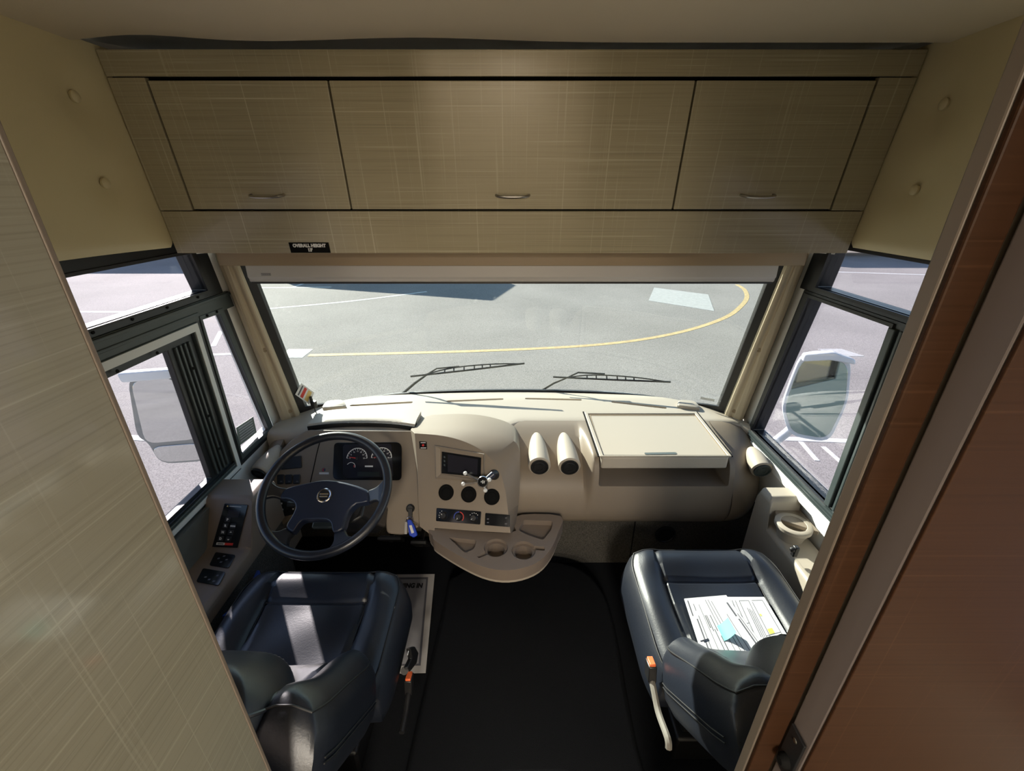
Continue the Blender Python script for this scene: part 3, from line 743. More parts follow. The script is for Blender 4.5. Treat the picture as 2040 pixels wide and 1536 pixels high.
# ------------------------------------------------------------------ centre console
ya = R(12)
KN = V((-.795 * math.sin(ya), -.795 * math.cos(ya), .607)).normalized(); KP = V((-.16, 1.53, .645))
KX = V((math.cos(ya), -math.sin(ya), 0)); KU = KN.cross(KX)
def kp(p, lift=0): return onp(p, KP + KN * lift, KN)
fr_ = [(826, 863), (880, 868), (925, 880), (965, 902), (993, 935), (1006, 975), (1011, 1010), (1017, 1062), (942, 1058), (866, 1052), (866, 1072), (836, 1049), (833, 1000), (832, 940)]
def densify(pts, n=5, closed=True):
    o = []
    N = len(pts)
    for i in range(N):
        a, b = V((*pts[i], 0)), V((*pts[(i + 1) % N], 0))
        for k in range(n): o.append(tuple((a.lerp(b, k / n))[:2]))
    return o
front = [kp(p) for p in fr_]
bk_ = [(818, 856), (905, 853), (962, 858), (1012, 873), (1034, 893), (1036, 950), (1033, 1005), (1024, 1062)]
back = [kp(p, -.085) for p in bk_] + [kp((942, 1040), -.10), kp((866, 1035), -.10), kp((866, 1040), -.10), kp((840, 1030), -.10), kp((834, 990), -.10), kp((830, 935), -.10)]
deep = [p + V((0, .20, -.03)) for p in back]
def sm(L):
    A = smooth_open(L[:8], 5); return A + L[8:]
con = obj('centre_console', loft(NB(), [sm(front), sm([a + (b - a) * .035 for a, b in zip(front, back)]), sm(back), sm(deep)]), 'dash_shaded', dash, bevel=.004, seg=3, ang=35)
# radio with bevelled surround
o4 = [kp(p, .001) for p in ((866, 887), (966, 904), (966, 962), (868, 954))]
i4 = [kp(p, .001) for p in ((878, 895), (963, 909), (962, 956), (879, 944))]
sr = NB(); secs = [[a + KN * 0 for a in o4], [a + KN * .006 for a in o4], [a + KN * .010 for a in [x + (y - x) * .25 for x, y in zip(o4, i4)]], [a + KN * .003 for a in i4], [a - KN * .001 for a in i4]]
obj('radio_surround', loft(sr, secs, caps=False), 'dash_shaded', dash, smooth=False)
rad = obj('radio', plate(NB(), [(881, 900), (959, 912), (958, 951), (880, 943)], KP, KN, .006, .0), 'gloss', dash, smooth=False, bevel=.001)
obj('radio_screen', plate(NB(), [(892, 905), (952, 915), (951, 946), (892, 940)], KP, KN, .0008, .0062), 'screen', rad, smooth=False)
g = NB()
for y in (912, 920, 928): plate(g, [(884, y - 4), (887, y - 3), (887, y + 1), (884, y)], KP, KN, .0006, .0062)
obj('radio_buttons', g, 'rail', rad, smooth=False)
for c, r_ in (((889, 981), .034), ((934, 985), .034), ((980, 990), .034)):
    v = lathe(NB(), kp(c), KN, [(-.002, r_), (.004, r_), (.005, r_ * .93), (.002, r_ * .88), (.001, .0005)]); so = obj('round_vent', v, 'hole', dash)
    v = lathe(NB(), kp(c, .0015), KN, [(0, r_ * .6), (.002, r_ * .55), (.003, .0005)], 24); obj('vent_disc', v, 'hole', so)
hv = obj('climate_panel', plate(NB(), [(870, 1012), (959, 1019), (957, 1045), (869, 1038)], KP, KN, .004, 0, .005), 'gloss', dash, bevel=.001)
for (cx, cy), kk in (((884, 1027), 0), ((914, 1030), 1), ((944, 1032), 2)):
    c = kp((cx, cy), .004)
    kn = obj('knob', lathe(NB(), c, KN, [(0, .017), (.002, .015), (.012, .013), (.014, .011), (.0141, .0005)], 24), 'black', hv)
    d = (KX * -.3 + KU * -.95) if kk == 1 else (KX * -.75 + KU * (.6 if kk == 0 else -.6))
    d.normalize(); w = KN.cross(d); p0 = c + KN * .0143
    obj('pointer', prism(NB(), [p0 + d * .004 + w * .001, p0 + d * .011 + w * .001, p0 + d * .011 - w * .001, p0 + d * .004 - w * .001], KN * .0006), 'whiteink', kn, smooth=False)
    if kk == 1:
        obj('cold_arc', arc(NB(), c + KN * .0003, KX, KU, .021, 95, 205, .003, .0008, 12), 'climblue', hv, smooth=False)
        obj('warm_arc', arc(NB(), c + KN * .0003, KX, KU, .021, -35, 85, .003, .0008, 12), 'climred', hv, smooth=False)
    else:
        g = NB()
        for a in ((120, 150, 180, 205) if kk == 0 else (40, 65, 90, 115, 145)):
            arc(g, c + KN * .0003, KX, KU, .0205, a, a + 9, .003, .0006, 2)
        obj('dial_marks', g, 'whiteink', hv, smooth=False)
sp_ = obj('switch_panel', plate(NB(), [(967, 1022), (1016, 1026), (1016, 1050), (966, 1046)], KP, KN, .004, 0, .004), 'gloss', dash, bevel=.001)
for p in ((972, 1034), (972, 1041), (1008, 1032), (1008, 1043)):
    obj('switch_symbol', plate(NB(), rr(p[0] - 2, p[1] - 1, p[0] + 2, p[1] + 1), KP, KN, .0005, .0042), 'ink', sp_, smooth=False)
ws = obj('warning_sticker', plate(NB(), [(835, 879), (850, 880), (851, 895), (836, 894)], KP, KN, .0008, .0004), 'gloss', dash, smooth=False)
g = NB(); disc(g, kp((843, 887), .0013), KN, .0055, .0006, 18); obj('sticker_disc', g, 'red', ws)
g = NB(); plate(g, rr(838, 881.3, 848, 882.6), KP, KN, .0005, .0013); plate(g, rr(838, 891.6, 849, 893), KP, KN, .0005, .0013); obj('sticker_lettering', g, 'whiteink', ws, smooth=False)

# cup holder tray
TZ = .475
tpx = [(866, 1053), (1016, 1062), (1022, 1040), (1040, 1025), (1117, 1028), (1112, 1060), (1098, 1092), (1075, 1117), (1040, 1132), (1000, 1136), (960, 1128), (915, 1107), (868, 1078), (862, 1068)]
tq = [onz(p, TZ) for p in tpx]; tq = smooth_closed(tq, 3)
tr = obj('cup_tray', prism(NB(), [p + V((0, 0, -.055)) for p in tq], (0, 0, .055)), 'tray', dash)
cb = NB()
def zc(c, r, z0, z1, n=28): c = onz(c, TZ); disc(cb, (c.x, c.y, z0), (0, 0, 1), r, z1 - z0, n)
pz = TZ - .03
def pocket(pts, z0, r=.012): prism(cb, [V((p.x, p.y, z0)) for p in rounded([onz(p, TZ) for p in pts], r)], (0, 0, .2))
pocket([(893, 1070), (950, 1076), (944, 1094), (926, 1102)], TZ - .022)
cut(tr, cb); cb = NB()
pocket([(1043, 1036), (1102, 1038), (1098, 1056), (1082, 1076), (1052, 1066), (1032, 1056)], TZ - .025)
cut(tr, cb); cb = NB()
for c in ((988, 1091), (1043, 1096)):
    zc(c, .049, TZ - .014, TZ + .1)
    cut(tr, cb); cb = NB(); zc(c, .036, TZ - .05, TZ + .1); cut(tr, cb); cb = NB()
pocket([(1060, 1087), (1086, 1090), (1085, 1097), (1060, 1095)], TZ - .016, .006); cut(tr, cb); cb = NB()
pocket([(950, 1108), (968, 1098), (974, 1104), (954, 1112)], TZ - .012, .004); cut(tr, cb)
md = tr.modifiers.new('bevel', 'BEVEL'); md.width = .004; md.segments = 2; md.limit_method = 'ANGLE'; md.angle_limit = R(50)
lip = obj('tray_lip', prism(NB(), [p + V((0, 0, -.075)) for p in [V((p.x * 1.0, p.y + .006, p.z)) for p in tq]], (0, 0, .02)), 'dash', dash, bevel=.004)

# ================================================================== STEERING WHEEL
WN = V((0, -math.cos(R(58)), math.sin(R(58)))); WC = V((-.645, 1.212, .856)); WX = V((1, 0, 0)); WU = WN.cross(WX)
sw = thing('steering_wheel', WC - WN * .10, 'dark leather steering wheel with four spokes and a round silver emblem', 'steering wheel')
RR = .213
P = [WC + WX * RR * math.cos(t) + WU * RR * math.sin(t) for t in [2 * math.pi * k / 72 for k in range(72)]]
obj('rim', tube(NB(), P, .0155, 14, closed=True), 'wheel', sw)
HP = WC - WN * .028
def hp(p, lift=0): return onp(p, HP + WN * lift, WN)
pad = [(574, 972), (602, 965), (630, 959), (655, 957), (690, 962), (733, 977), (736, 1000), (714, 1004), (698, 1018), (690, 1036), (684, 1056), (666, 1063), (662, 1045), (652, 1037), (630, 1036), (605, 1038), (594, 1047), (583, 1062), (570, 1051), (579, 1034), (589, 1014), (585, 1000), (570, 994), (558, 994), (562, 982)]
q = smooth_closed([hp(p) for p in pad], 2)
c = sum(q, V((0, 0, 0))) / len(q)
bm = loft(NB(), [[p - WN * .03 for p in q], q, [c + (p - c) * .96 + WN * .008 for p in q]])
hub = obj('hub_pad', bm, 'hub', sw, bevel=.004, seg=3)
e = hp((646, 987), .009)
em = obj('emblem', lathe(NB(), e - WN * .002, WN, [(0, .026), (.004, .0255), (.006, .023), (.005, .020), (.0035, .0195), (.0035, .0005)], 36), ['chrome'], hub)
obj('emblem_centre', lathe(NB(), e + WN * .0012, WN, [(0, .0192), (.0012, .019), (.0013, .0005)], 28), 'black', em)
for dy, w in ((.004, .017), (-.005, .015)):
    obox_ = obox(NB(), e + WU * dy + WN * .003, (2 * w * .9, .005, .002), Matrix((WX, WU, WN)).transposed())
    obj('emblem_bar', obox_, 'chrome', em, smooth=False, bevel=.0006)
def rimpt(px):   # nearest point of the rim in the direction of the pixel, on the hub plane
    p = hp(px); d = p - HP; d = (d - WN * d.dot(WN)).normalized(); return WC + d * (RR - .004)
for inner, outer in ((((574, 973), (559, 995)), ((545, 962), (528, 1000))), (((733, 977), (735, 1001)), ((770, 955), (755, 1010))),
                     (((570, 1051), (583, 1062)), ((535, 1062), (585, 1095))), (((686, 1055), (665, 1063)), ((710, 1066), (655, 1093)))):
    a, b = hp(inner[0]), hp(inner[1]); A, B = rimpt(outer[0]), rimpt(outer[1])
    secs = []
    for k in range(9):
        t = k / 8; p0 = a.lerp(A, t); p1 = b.lerp(B, t); m = (p0 + p1) / 2
        pin = 1 - .32 * math.sin(math.pi * min(1, t * 1.05)) if t < 1 else 1
        p0 = m + (p0 - m) * pin; p1 = m + (p1 - m) * pin
        th = .026 * (1 - t) + .014 * t
        secs.append([p0 + WN * .002, p1 + WN * .002, p1 - WN * th, p0 - WN * th])
    obj('spoke', loft(NB(), secs), 'wheel', sw, bevel=.005, seg=3)
obj('column', tube(NB(), [HP - WN * .028, HP - WN * .10, HP - WN * .14], [.055, .060, .075], 24), 'black', sw)
scol = thing('steering_column', (-.645, 1.42, .3), 'black plastic steering column shroud behind the wheel', 'steering column')
a0 = HP - WN * .145
secs = []
for t, w, h in ((0, .085, .06), (.10, .095, .08), (.30, .08, .07)):
    p = a0 - WN * t + V((0, t * .25, 0)); secs.append([p + WX * sx * w + WU * sy * h for sx, sy in ((-1, -.6), (-.6, -1), (.6, -1), (1, -.6), (1, .6), (.6, 1), (-.6, 1), (-1, .6))])
obj('shroud', loft(NB(), secs), 'black', scol, bevel=.008)
pl_ = onp((643, 1046), a0, WN)
obj('tilt_lever', obox(NB(), hp((645, 1047), -.07), (.075, .022, .02), Matrix((WX, WU, WN)).transposed()), 'rail', scol, bevel=.004)
obj('stalk', tube(NB(), [a0 + WX * -.08, a0 + WX * -.14 + WN * .02, a0 + WX * -.19 + WN * .035], [.008, .008, .010], 10), 'rubber', scol)

# pedals
for (x, y, z, w, h), nm, lb in (((-.47, 1.70, .14, .08, .15), 'accelerator_pedal', 'black ribbed accelerator pedal on the dark floor below the dash'), ((-.62, 1.70, .17, .12, .09), 'brake_pedal', 'wide black brake pedal to the left of the accelerator')):
    t = thing(nm, (x, y, z - h / 2), lb, 'pedal')
    rot = Matrix.Rotation(R(-50), 3, 'X')
    obj('pad', obox(NB(), (x, y, z), (w, h, .018), rot), 'rubber', t, bevel=.004)
    for k in range(4):
        obj('rib', obox(NB(), V((x, y, z)) + rot @ V((0, h * (-.35 + .23 * k), .011)), (w * .85, .006, .006), rot), 'black', t)
    obj('arm', tube(NB(), [V((x, y, z)) + rot @ V((0, 0, -.008)), (x, y + .09, z + .02), (x, y + .18, z + .16)], .012, 8), 'steel', t)

# ignition key with fob
ky = thing('key_ring', ip((822, 1045), .03), 'key in the ignition with a blue fob hanging below it', 'keys')
obj('key', plate(NB(), [(813, 1013), (822, 1013), (821, 1033), (814, 1033)], IP, IN, .005, .0175), 'black', ky, bevel=.001)
kc = ip((816, 1036), .022); Pk = [kc + V((1, 0, 0)) * .014 * math.cos(t) + IU * .014 * math.sin(t) for t in [2 * math.pi * k / 20 for k in range(20)]]
obj('split_ring', tube(NB(), Pk, .0015, 6, closed=True), 'chrome', ky)
fo = obj('fob', plate(NB(), [(812, 1036), (819, 1034), (827, 1048), (833, 1066), (825, 1071), (816, 1066)], IP, IN, .012, .02, .006), 'blue', ky, bevel=.003)
obj('fob_label', plate(NB(), [(815, 1047), (820, 1046), (825, 1061), (820, 1063)], IP, IN, .0008, .0322), 'whiteink', fo, smooth=False)
obj('second_key', plate(NB(), [(807, 1040), (812, 1039), (811, 1064), (806, 1064)], IP, IN, .003, .02), 'steel', ky, smooth=False)
obj('key_tag', tube(NB(), [ip((819, 1038), .022), ip((835, 1049), .026)], .0018, 6), 'gold', ky)

# phone mount clipped to the console
pm = thing('phone_holder', kp((985, 952)), 'chrome and black phone holder with four arms stuck beside the radio screen', 'phone holder')
PB_ = kp((985, 946)); PC = kp((962, 960), .055)
obj('base', lathe(NB(), PB_ + KN * .0015, KN, [(0, .022), (.010, .021), (.022, .013), (.03, .011)], 24), 'black', pm)
obj('neck', tube(NB(), [PB_ + KN * .02, PB_ + KN * .034, PC - KN * .012], [.013, .014, .010], 14), 'hub', pm)
hdn = (CAM - PC).normalized() * .4 + KN * .6; hdn.normalize(); ha = KX - hdn * KX.dot(hdn); ha.normalize(); hb = hdn.cross(ha)
hd_ = obj('head', lathe(NB(), PC - hdn * .008, hdn, [(0, .019), (.004, .024), (.010, .024), (.0125, .022)], 28), 'chrome', pm)
obj('head_face', lathe(NB(), PC + hdn * .0046, hdn, [(0, .0205), (.0006, .020)], 24), 'gloss', hd_)
for k, w in ((-.006, .004), (.0, .010), (.006, .008)):
    obj('head_mark', obox(NB(), PC + hdn * .0056 + ha * k, (.003, w * 1.4, .0008), Matrix((ha, hb, hdn)).transposed()), 'whiteink', hd_, smooth=False)
for tip in ((927, 943), (923, 964), (975, 956), (967, 977)):
    T = kp(tip, .055); d = (T - PC).normalized()
    ar = obj('arm', tube(NB(), [PC + d * .014, PC.lerp(T, .6), T], [.0045, .0035, .0045], 8), 'steel', pm)
    obj('arm_tip', lathe(NB(), T - hdn * .006, hdn, [(0, .007), (.006, .009), (.014, .008), (.018, .003)], 14), 'whiteink', ar)

# ================================================================== SEATS
def cushion(bm, w, d, h, zb, front_r=.5, bol=.03, place=None):
    """upholstered seat cushion: bolsters at both sides, cross seam, rounded plan"""
    N = 64; rows = []
    for j in range(N + 1):
        row = []
        for i in range(N + 1):
            u, v = -1 + 2 * i / N, -1 + 2 * j / N
            k = front_r if v > 0 else .25
            X = u * (1 - k * .30 * max(0, abs(v) - .55) ** 2 * 4) ; Y = v * (1 - .20 * max(0, abs(u) - .35) ** 2 * (1.2 if v > 0 else .4))
            e = max(abs(u), abs(v)); edge = (max(0, (e - .80) / .20)) ** 2.6
            z = h - edge * h * .62
            z += bol * math.exp(-((abs(u) - .76) / .19) ** 2) * (1 - .3 * max(0, v))
            z += bol * .75 * math.exp(-((v - .70) / .24) ** 2) * max(0, 1 - (abs(u) / .8) ** 4)
            su = abs(u) - (.56 + .03 * v); z -= .013 * math.exp(-(su / .022) ** 2)
            if abs(u) < .57: z -= .011 * math.exp(-((v - .36) / .026) ** 2)
            z += .004 * math.sin(u * 6 + 1) * math.cos(v * 5)
            row.append(bm.verts.new(place(X * w / 2, Y * d / 2, z)))
        rows.append(row)
    for a, b in zip(rows, rows[1:]):
        for i in range(N): bm.faces.new((a[i], a[i + 1], b[i + 1], b[i]))
    loop = rows[0] + [r[-1] for r in rows[1:]] + rows[-1][-2::-1] + [r[0] for r in rows[-2:0:-1]]
    cx = V((0, 0, 0))
    for v in loop: cx += v.co
    cx /= len(loop); prev = loop
    o0 = place(0, 0, 0); zx = place(0, 0, 1) - o0
    hs = [((v.co - o0).dot(zx)) for v in loop]
    for fz, fs in ((.35, 1.02), (.75, 1.015), (1, .97)):
        nl = []
        for v, hh in zip(loop, hs):
            tgt = hh + (zb - hh) * fz; q = v.co - zx * (hh - tgt); c0 = cx - zx * ((cx - o0).dot(zx) - tgt)
            nl.append(bm.verts.new(c0 + (q - c0) * fs))
        for i in range(len(loop)): bm.faces.new((prev[i], prev[(i + 1) % len(loop)], nl[(i + 1) % len(loop)], nl[i]))
        prev = nl
    bm.faces.new(prev)
    return bm
def cush_pt(w, d, h, u, v, front_r, bol, place, lift=0.0):
    k = front_r if v > 0 else .25
    X = u * (1 - k * .30 * max(0, abs(v) - .55) ** 2 * 4); Y = v * (1 - .20 * max(0, abs(u) - .35) ** 2 * (1.2 if v > 0 else .4))
    e = max(abs(u), abs(v)); edge = (max(0, (e - .80) / .20)) ** 2.6
    z = h - edge * h * .62 + bol * math.exp(-((abs(u) - .76) / .19) ** 2) * (1 - .3 * max(0, v)) + bol * .75 * math.exp(-((v - .70) / .24) ** 2) * max(0, 1 - (abs(u) / .8) ** 4)
    return place(X * w / 2, Y * d / 2, z + lift)
def seat(name, cx, yb, yf, rec, label, inb, ztop=.53, wid=.60, L=.46, yaw=0):
    """inb = +1 when the aisle side is +x"""
    t = thing(name, (cx, (yb + yf) / 2, 0), label, 'seat', 'cockpit seats')
    cr = Matrix.Rotation(R(yaw), 3, 'Z'); yc = (yb + yf) / 2; d = yf - yb
    H = .085
    def pl(x, y, z): return V((cx, yc, ztop - H)) + cr @ V((x, y, z + (y / d) * .03))
    cu = obj('seat_cushion', cushion(NB(), wid, d, H, -.06, .55, .028, pl), 'leather', t)
    # piping round the rim and seams
    N = 80; path = []
    for k in range(N):
        a = 2 * math.pi * k / N; u, v = math.cos(a), math.sin(a); m = max(abs(u), abs(v)); u, v = u / m * .905, v / m * .905
        path.append(cush_pt(wid, d, H, u, v, .55, .028, pl, .0015))
    obj('piping', tube(NB(), path, .0028, 6, closed=True), 'seam', cu)
    for s in (-1, 1):
        path = [cush_pt(wid, d, H, s * (.56 + .03 * v), v, .55, .028, pl, -.012) for v in [-.7 + 1.58 * k / 24 for k in range(25)]]
        obj('seam', tube(NB(), path, .0028, 6), 'seam', cu)
    path = [cush_pt(wid, d, H, u, .36, .55, .028, pl, -.010) for u in [-.56 + 1.12 * k / 16 for k in range(17)]]
    obj('seam', tube(NB(), path, .0026, 6), 'seam', cu)
    # backrest, reclined
    a = R(rec); up = cr @ V((0, -math.sin(a), math.cos(a))); nn = cr @ V((0, math.cos(a), math.sin(a))); xx = cr @ V((1, 0, 0))
    B0 = V((cx, yb + .035, ztop - .01))
    def plb(x, y, z): return B0 + xx * x + up * (y + L / 2) + nn * z
    bw = wid * .96
    bk = obj('backrest', cushion(NB(), bw, L, .06, -.085, .25, .036, plb), 'leather', t)
    N = 80; path = []
    for k in range(N):
        a2 = 2 * math.pi * k / N; u, v = math.cos(a2), math.sin(a2); m = max(abs(u), abs(v)); u, v = u / m * .93, v / m * .93
        path.append(cush_pt(bw, L, .06, u, v, .25, .036, plb, .001))
    obj('piping', tube(NB(), path, .0026, 6, closed=True), 'seam', bk)
    for dz in (-.018, -.028):      # double stitching along the side face
        for s in (-1, 1):
            path = [plb(s * bw / 2 * 1.024 * (1 - .075 * 4 * max(0, abs(v) - .55) ** 2), v * L / 2, dz) for v in [-.8 + .2 * k for k in range(9)]]
            obj('stitching', tube(NB(), path, .0018, 5), 'seam', bk)
    # head pillow
    def plh(x, y, z): return B0 + xx * x + up * (L * .80 + y) + nn * (.062 + z)
    pw, pd = wid * .60, L * .62
    bm = NB(); N = 36; rows = []
    for j in range(N + 1):
        row = []
        for i in range(N + 1):
            u, v = -1 + 2 * i / N, -1 + 2 * j / N
            X = u * math.sqrt(max(0, 1 - v * v * .34)); Y = v * math.sqrt(max(0, 1 - u * u * .34)); e = max(abs(u), abs(v))
            z = .075 * (1 - e ** 4) + .012 * math.cos(u * 1.5)
            row.append(bm.verts.new(plh(X * pw / 2, Y * pd / 2, z)))
        rows.append(row)
    for A, Bq in zip(rows, rows[1:]):
        for i in range(N): bm.faces.new((A[i], A[i + 1], Bq[i + 1], Bq[i]))
    loop = rows[0] + [r[-1] for r in rows[1:]] + rows[-1][-2::-1] + [r[0] for r in rows[-2:0:-1]]
    nl = [bm.verts.new(v.co - nn * .075) for v in loop]
    for i in range(len(loop)): bm.faces.new((loop[i], loop[(i + 1) % len(loop)], nl[(i + 1) % len(loop)], nl[i]))
    bm.faces.new(nl)
    hp_ = obj('head_pillow', bm, 'leather', t)
    path = []
    for k in range(60):
        a2 = 2 * math.pi * k / 60; u, v = math.cos(a2), math.sin(a2); m = max(abs(u), abs(v)); u, v = u / m, v / m
        path.append(plh(u * math.sqrt(1 - v * v * .34) * pw / 2, v * math.sqrt(1 - u * u * .34) * pd / 2, .006))
    obj('piping', tube(NB(), path, .004, 6, closed=True), 'leather', hp_)
    for s in (-.42,):
        path = [plh(s * pw / 2 * .9, v * pd / 2 * .8, .075 * (1 - abs(v * .8) ** 4) + .010) for v in [-1 + .2 * k for k in range(11)]]
        obj('seam', tube(NB(), path, .002, 5), 'seam', hp_)
    # base
    obj('seat_base', box(NB(), (cx - .15, yb + .06, .0), (cx + .15, yf - .12, .12)), 'black', t, bevel=.01)
    obj('pedestal', box(NB(), (cx - .13, yb + .08, .12), (cx + .13, yf - .14, ztop - H - .055)), 'black', t, bevel=.01)
    return t, pl, plb, B0
ds, dpl, dplb, dB0 = seat('driver_seat', -.66, .735, 1.165, 46, 'black leather driver seat behind the steering wheel', 1, L=.43)
ps, ppl, pplb, pB0 = seat('passenger_seat', .705, .775, 1.275, 45, 'black leather passenger seat with papers lying on it', -1, wid=.585, L=.47)
# recline lever of the driver's seat
Pl = [onx(p, -.335) for p in ((808, 1292), (818, 1288), (825, 1300), (821, 1322), (808, 1338), (803, 1330), (812, 1312))]
obj('recline_lever', prism(NB(), Pl, (.016, 0, 0)), 'black', ds, bevel=.004)
obj('lever_hinge', tube(NB(), [onx((806, 1336), -.355), onx((806, 1336), -.335)], .012, 12), 'black', ds)
Pm = onx((813, 1301), -.3185)
obj('lever_mark', box(NB(), (Pm.x - .001, Pm.y - .006, Pm.z - .002), (Pm.x + .0008, Pm.y + .006, Pm.z + .002)), 'whiteink', ds)
def buckle(seat_, px, x, stalk):
    c = onx(px, x); up = V((0, .25, .97)).normalized(); fx = V((1, 0, 0)); fy = up.cross(fx); rot = Matrix((fx, fy, up)).transposed()
    b = obj('belt_buckle', obox(NB(), c - up * .012, (.024, .038, .052), rot), 'black', seat_, bevel=.003)
    obj('release_button', obox(NB(), c + up * .014, (.017, .032, .014), rot), 'orange', b, bevel=.002)
    obj('belt_stalk', tube(NB(), smooth_open([c - up * .03] + [onx(p, x) for p in stalk], 4), .009, 8), 'belt' if x > 0 else 'black', seat_)
buckle(ds, (815, 1356), -.335, [(813, 1385), (808, 1420), (800, 1460)])
buckle(ps, (1297, 1328), .405, [(1302, 1372), (1312, 1420), (1330, 1470), (1332, 1490)])

# papers on the passenger seat
def seat_plane(p, lift): 
    return onp(p, V((.70, 1.025, .5375 + lift)), V((0, -.06, 1)))
sn = V((0, -.06, 1)).normalized()
def sheet(name, pts, lift, th, label, group=None):
    q = [seat_plane(p, lift) for p in pts]
    t = thing(name, sum(q, V((0, 0, 0))) / 4, label, 'paper', group)
    obj('sheet', prism(NB(), q, sn * th), 'paper', t, smooth=False)
    return t, q
s2, q2 = sheet('document', [(1446, 1190), (1522, 1190), (1582, 1290), (1574, 1325), (1500, 1325)], .001, .0022, 'printed form sheet with ruled boxes, the lower one under the stack on the seat')
s1, q1 = sheet('document', [(1363, 1194), (1446, 1187), (1545, 1322), (1404, 1322)], .0045, .004, 'stack of printed sheets with a teal note on top on the passenger seat')
# printed rows: bilinear coordinates inside each sheet
def bl(q, a, b, l):
    A, B, C, D = q[0], q[1], q[-2], q[-1]
    return (A.lerp(B, a)).lerp(D.lerp(C, a), b) + sn * l
def rule(bm, q, a0, b0, a1, b1, w, l):
    A, B = bl(q, a0, b0, l), bl(q, a1, b1, l); d = (B - A).normalized(); s = sn.cross(d) * w / 2
    prism(bm, [A - s, B - s, B + s, A + s], sn * .0002)
g = NB()
for a, b0, b1, w in ((.06, .04, .3, .004), (.12, .35, .80, .004), (.17, .30, .85, .002), (.16, .10, .22, .002), (.27, .12, .95, .0015), (.30, .3, .5, .003), (.33, .3, .55, .0025), (.36, .52, .85, .0025), (.40, .3, .55, .0025), (.42, .62, .85, .003), (.46, .05, .7, .0018), (.52, .05, .95, .0018), (.58, .08, .5, .0018), (.60, .62, .98, .002), (.66, .55, .98, .002), (.74, .3, .98, .0018), (.90, .12, .34, .006), (.91, .38, .95, .005), (.955, .3, .98, .0025)):
    rule(g, q1, a, b0, a, b1, w, .0041)
obj('printed_lines', g, 'ink', s1, smooth=False)
g = NB(); q2b = [q2[0], q2[1], q2[2], q2[4]]
for a, b0, b1, w in ((.12, .06, .95, .0018), (.2, .06, .95, .0018), (.30, .07, .95, .0018), (.42, .2, .7, .002), (.46, .22, .72, .002), (.54, .07, .95, .0018), (.62, .1, .95, .0018), (.90, .07, .95, .0018), (.50, .25, .75, .0018)):
    rule(g, q2b, a, b0, a, b1, w, .0023)
for a0, a1, b in ((.62, .90, .07), (.30, .54, .07), (.12, .30, .45), (.54, .9, .70), (.54, .9, .74)): rule(g, q2b, a0, b, a1, b, .0016, .0023)
obj('printed_lines', g, 'ink', s2, smooth=False)
g = NB()
for a in (.66, .70, .74): rule(g, q2b, a, .60, a, .69, .006, .0024)
rule(g, q2b, .66, .33, .66, .37, .006, .0024)
obj('highlighter_mark', g, 'yellowhi', s2, smooth=False)
nt = NB(); q = [seat_plane(p, .009) for p in ((1428, 1247), (1446, 1241), (1463, 1271), (1443, 1277))]
secs = []
for k in range(7):
    t = k / 6; lift = sn * (.028 * t * t); a, b = q[0].lerp(q[1], t) + lift, q[3].lerp(q[2], t) + lift
    secs.append([a, b, b + sn * .0006, a + sn * .0006])
obj('sticky_note', loft(nt, secs), 'teal', label='curled teal sticky note on the printed stack', cat='note')
pcq = [seat_plane(p, .0092) for p in ((1395, 1277), (1411, 1272), (1412, 1275), (1402, 1278.5), (1401, 1277), (1410, 1274))]
obj('paper_clip', tube(NB(), pcq, .0009, 6), 'steel', label='small wire paper clip on the left edge of the printed stack', cat='paper clip')

# ================================================================== FLOOR AREA
hq = [(-.30, -.2), (.40, -.2), (.41, .8), (.43, 1.25), (.40, 1.45), (.30, 1.56), (.10, 1.60), (-.12, 1.58), (-.27, 1.50), (-.30, 1.3)]
hq = smooth_closed([V((x, y, .02)) for x, y in hq], 3)
c0 = V((.05, .7, 0)); secs = []
for z, f in ((0, 1.06), (.06, 1.04), (.11, 1.02), (.14, .985), (.15, .95)): secs.append([V((c0.x + (p.x - c0.x) * f, c0.y + (p.y - c0.y) * (1 + (f - 1) * .5), z)) for p in hq])
obj('engine_cover', loft(NB(), secs), 'carpet', label='black carpeted engine hump on the floor between the two seats', cat='engine cover')
fm = thing('paper_floor_mat', (-.55, 1.38, 0), 'grey printed paper floor mat beside the driver seat', 'floor mat')
mq = [onz(p, .003) for p in ((600, 1147), (866, 1144), (848, 1341), (600, 1345))]
obj('mat_sheet', prism(NB(), mq, (0, 0, .0015)), 'matedge', fm, smooth=False)
mi_ = [onz(p, .0046) for p in ((600, 1152), (853, 1150), (838, 1326), (600, 1330))]
obj('mat_frame', prism(NB(), mi_, (0, 0, .0006)), 'ink', fm, smooth=False)
mi2 = [onz(p, .0053) for p in ((600, 1156), (849, 1154), (834, 1322), (600, 1326))]
obj('mat_field', prism(NB(), mi2, (0, 0, .0006)), 'newsprint', fm, smooth=False)
e_ = onz((842, 1161), .006)
textmesh('lettering', 'THANK YOU FOR COMING IN', .037, onz((842, 1167), .0062), (1, 0, 0), (0, 1, 0), 'rubber', fm, bold=.002, align='RIGHT', sx=.8)
obj('blue_folder', prism(NB(), [(-.997, 1.02, .20), (-.997, 1.03, .47), (-.992, 1.14, .43), (-.990, 1.235, .46), (-.990, 1.22, .20)], (.012, 0, 0)), 'bluefold', label='blue plastic folder wedged between the driver seat and the side console', cat='folder', smooth=False, bevel=.002)

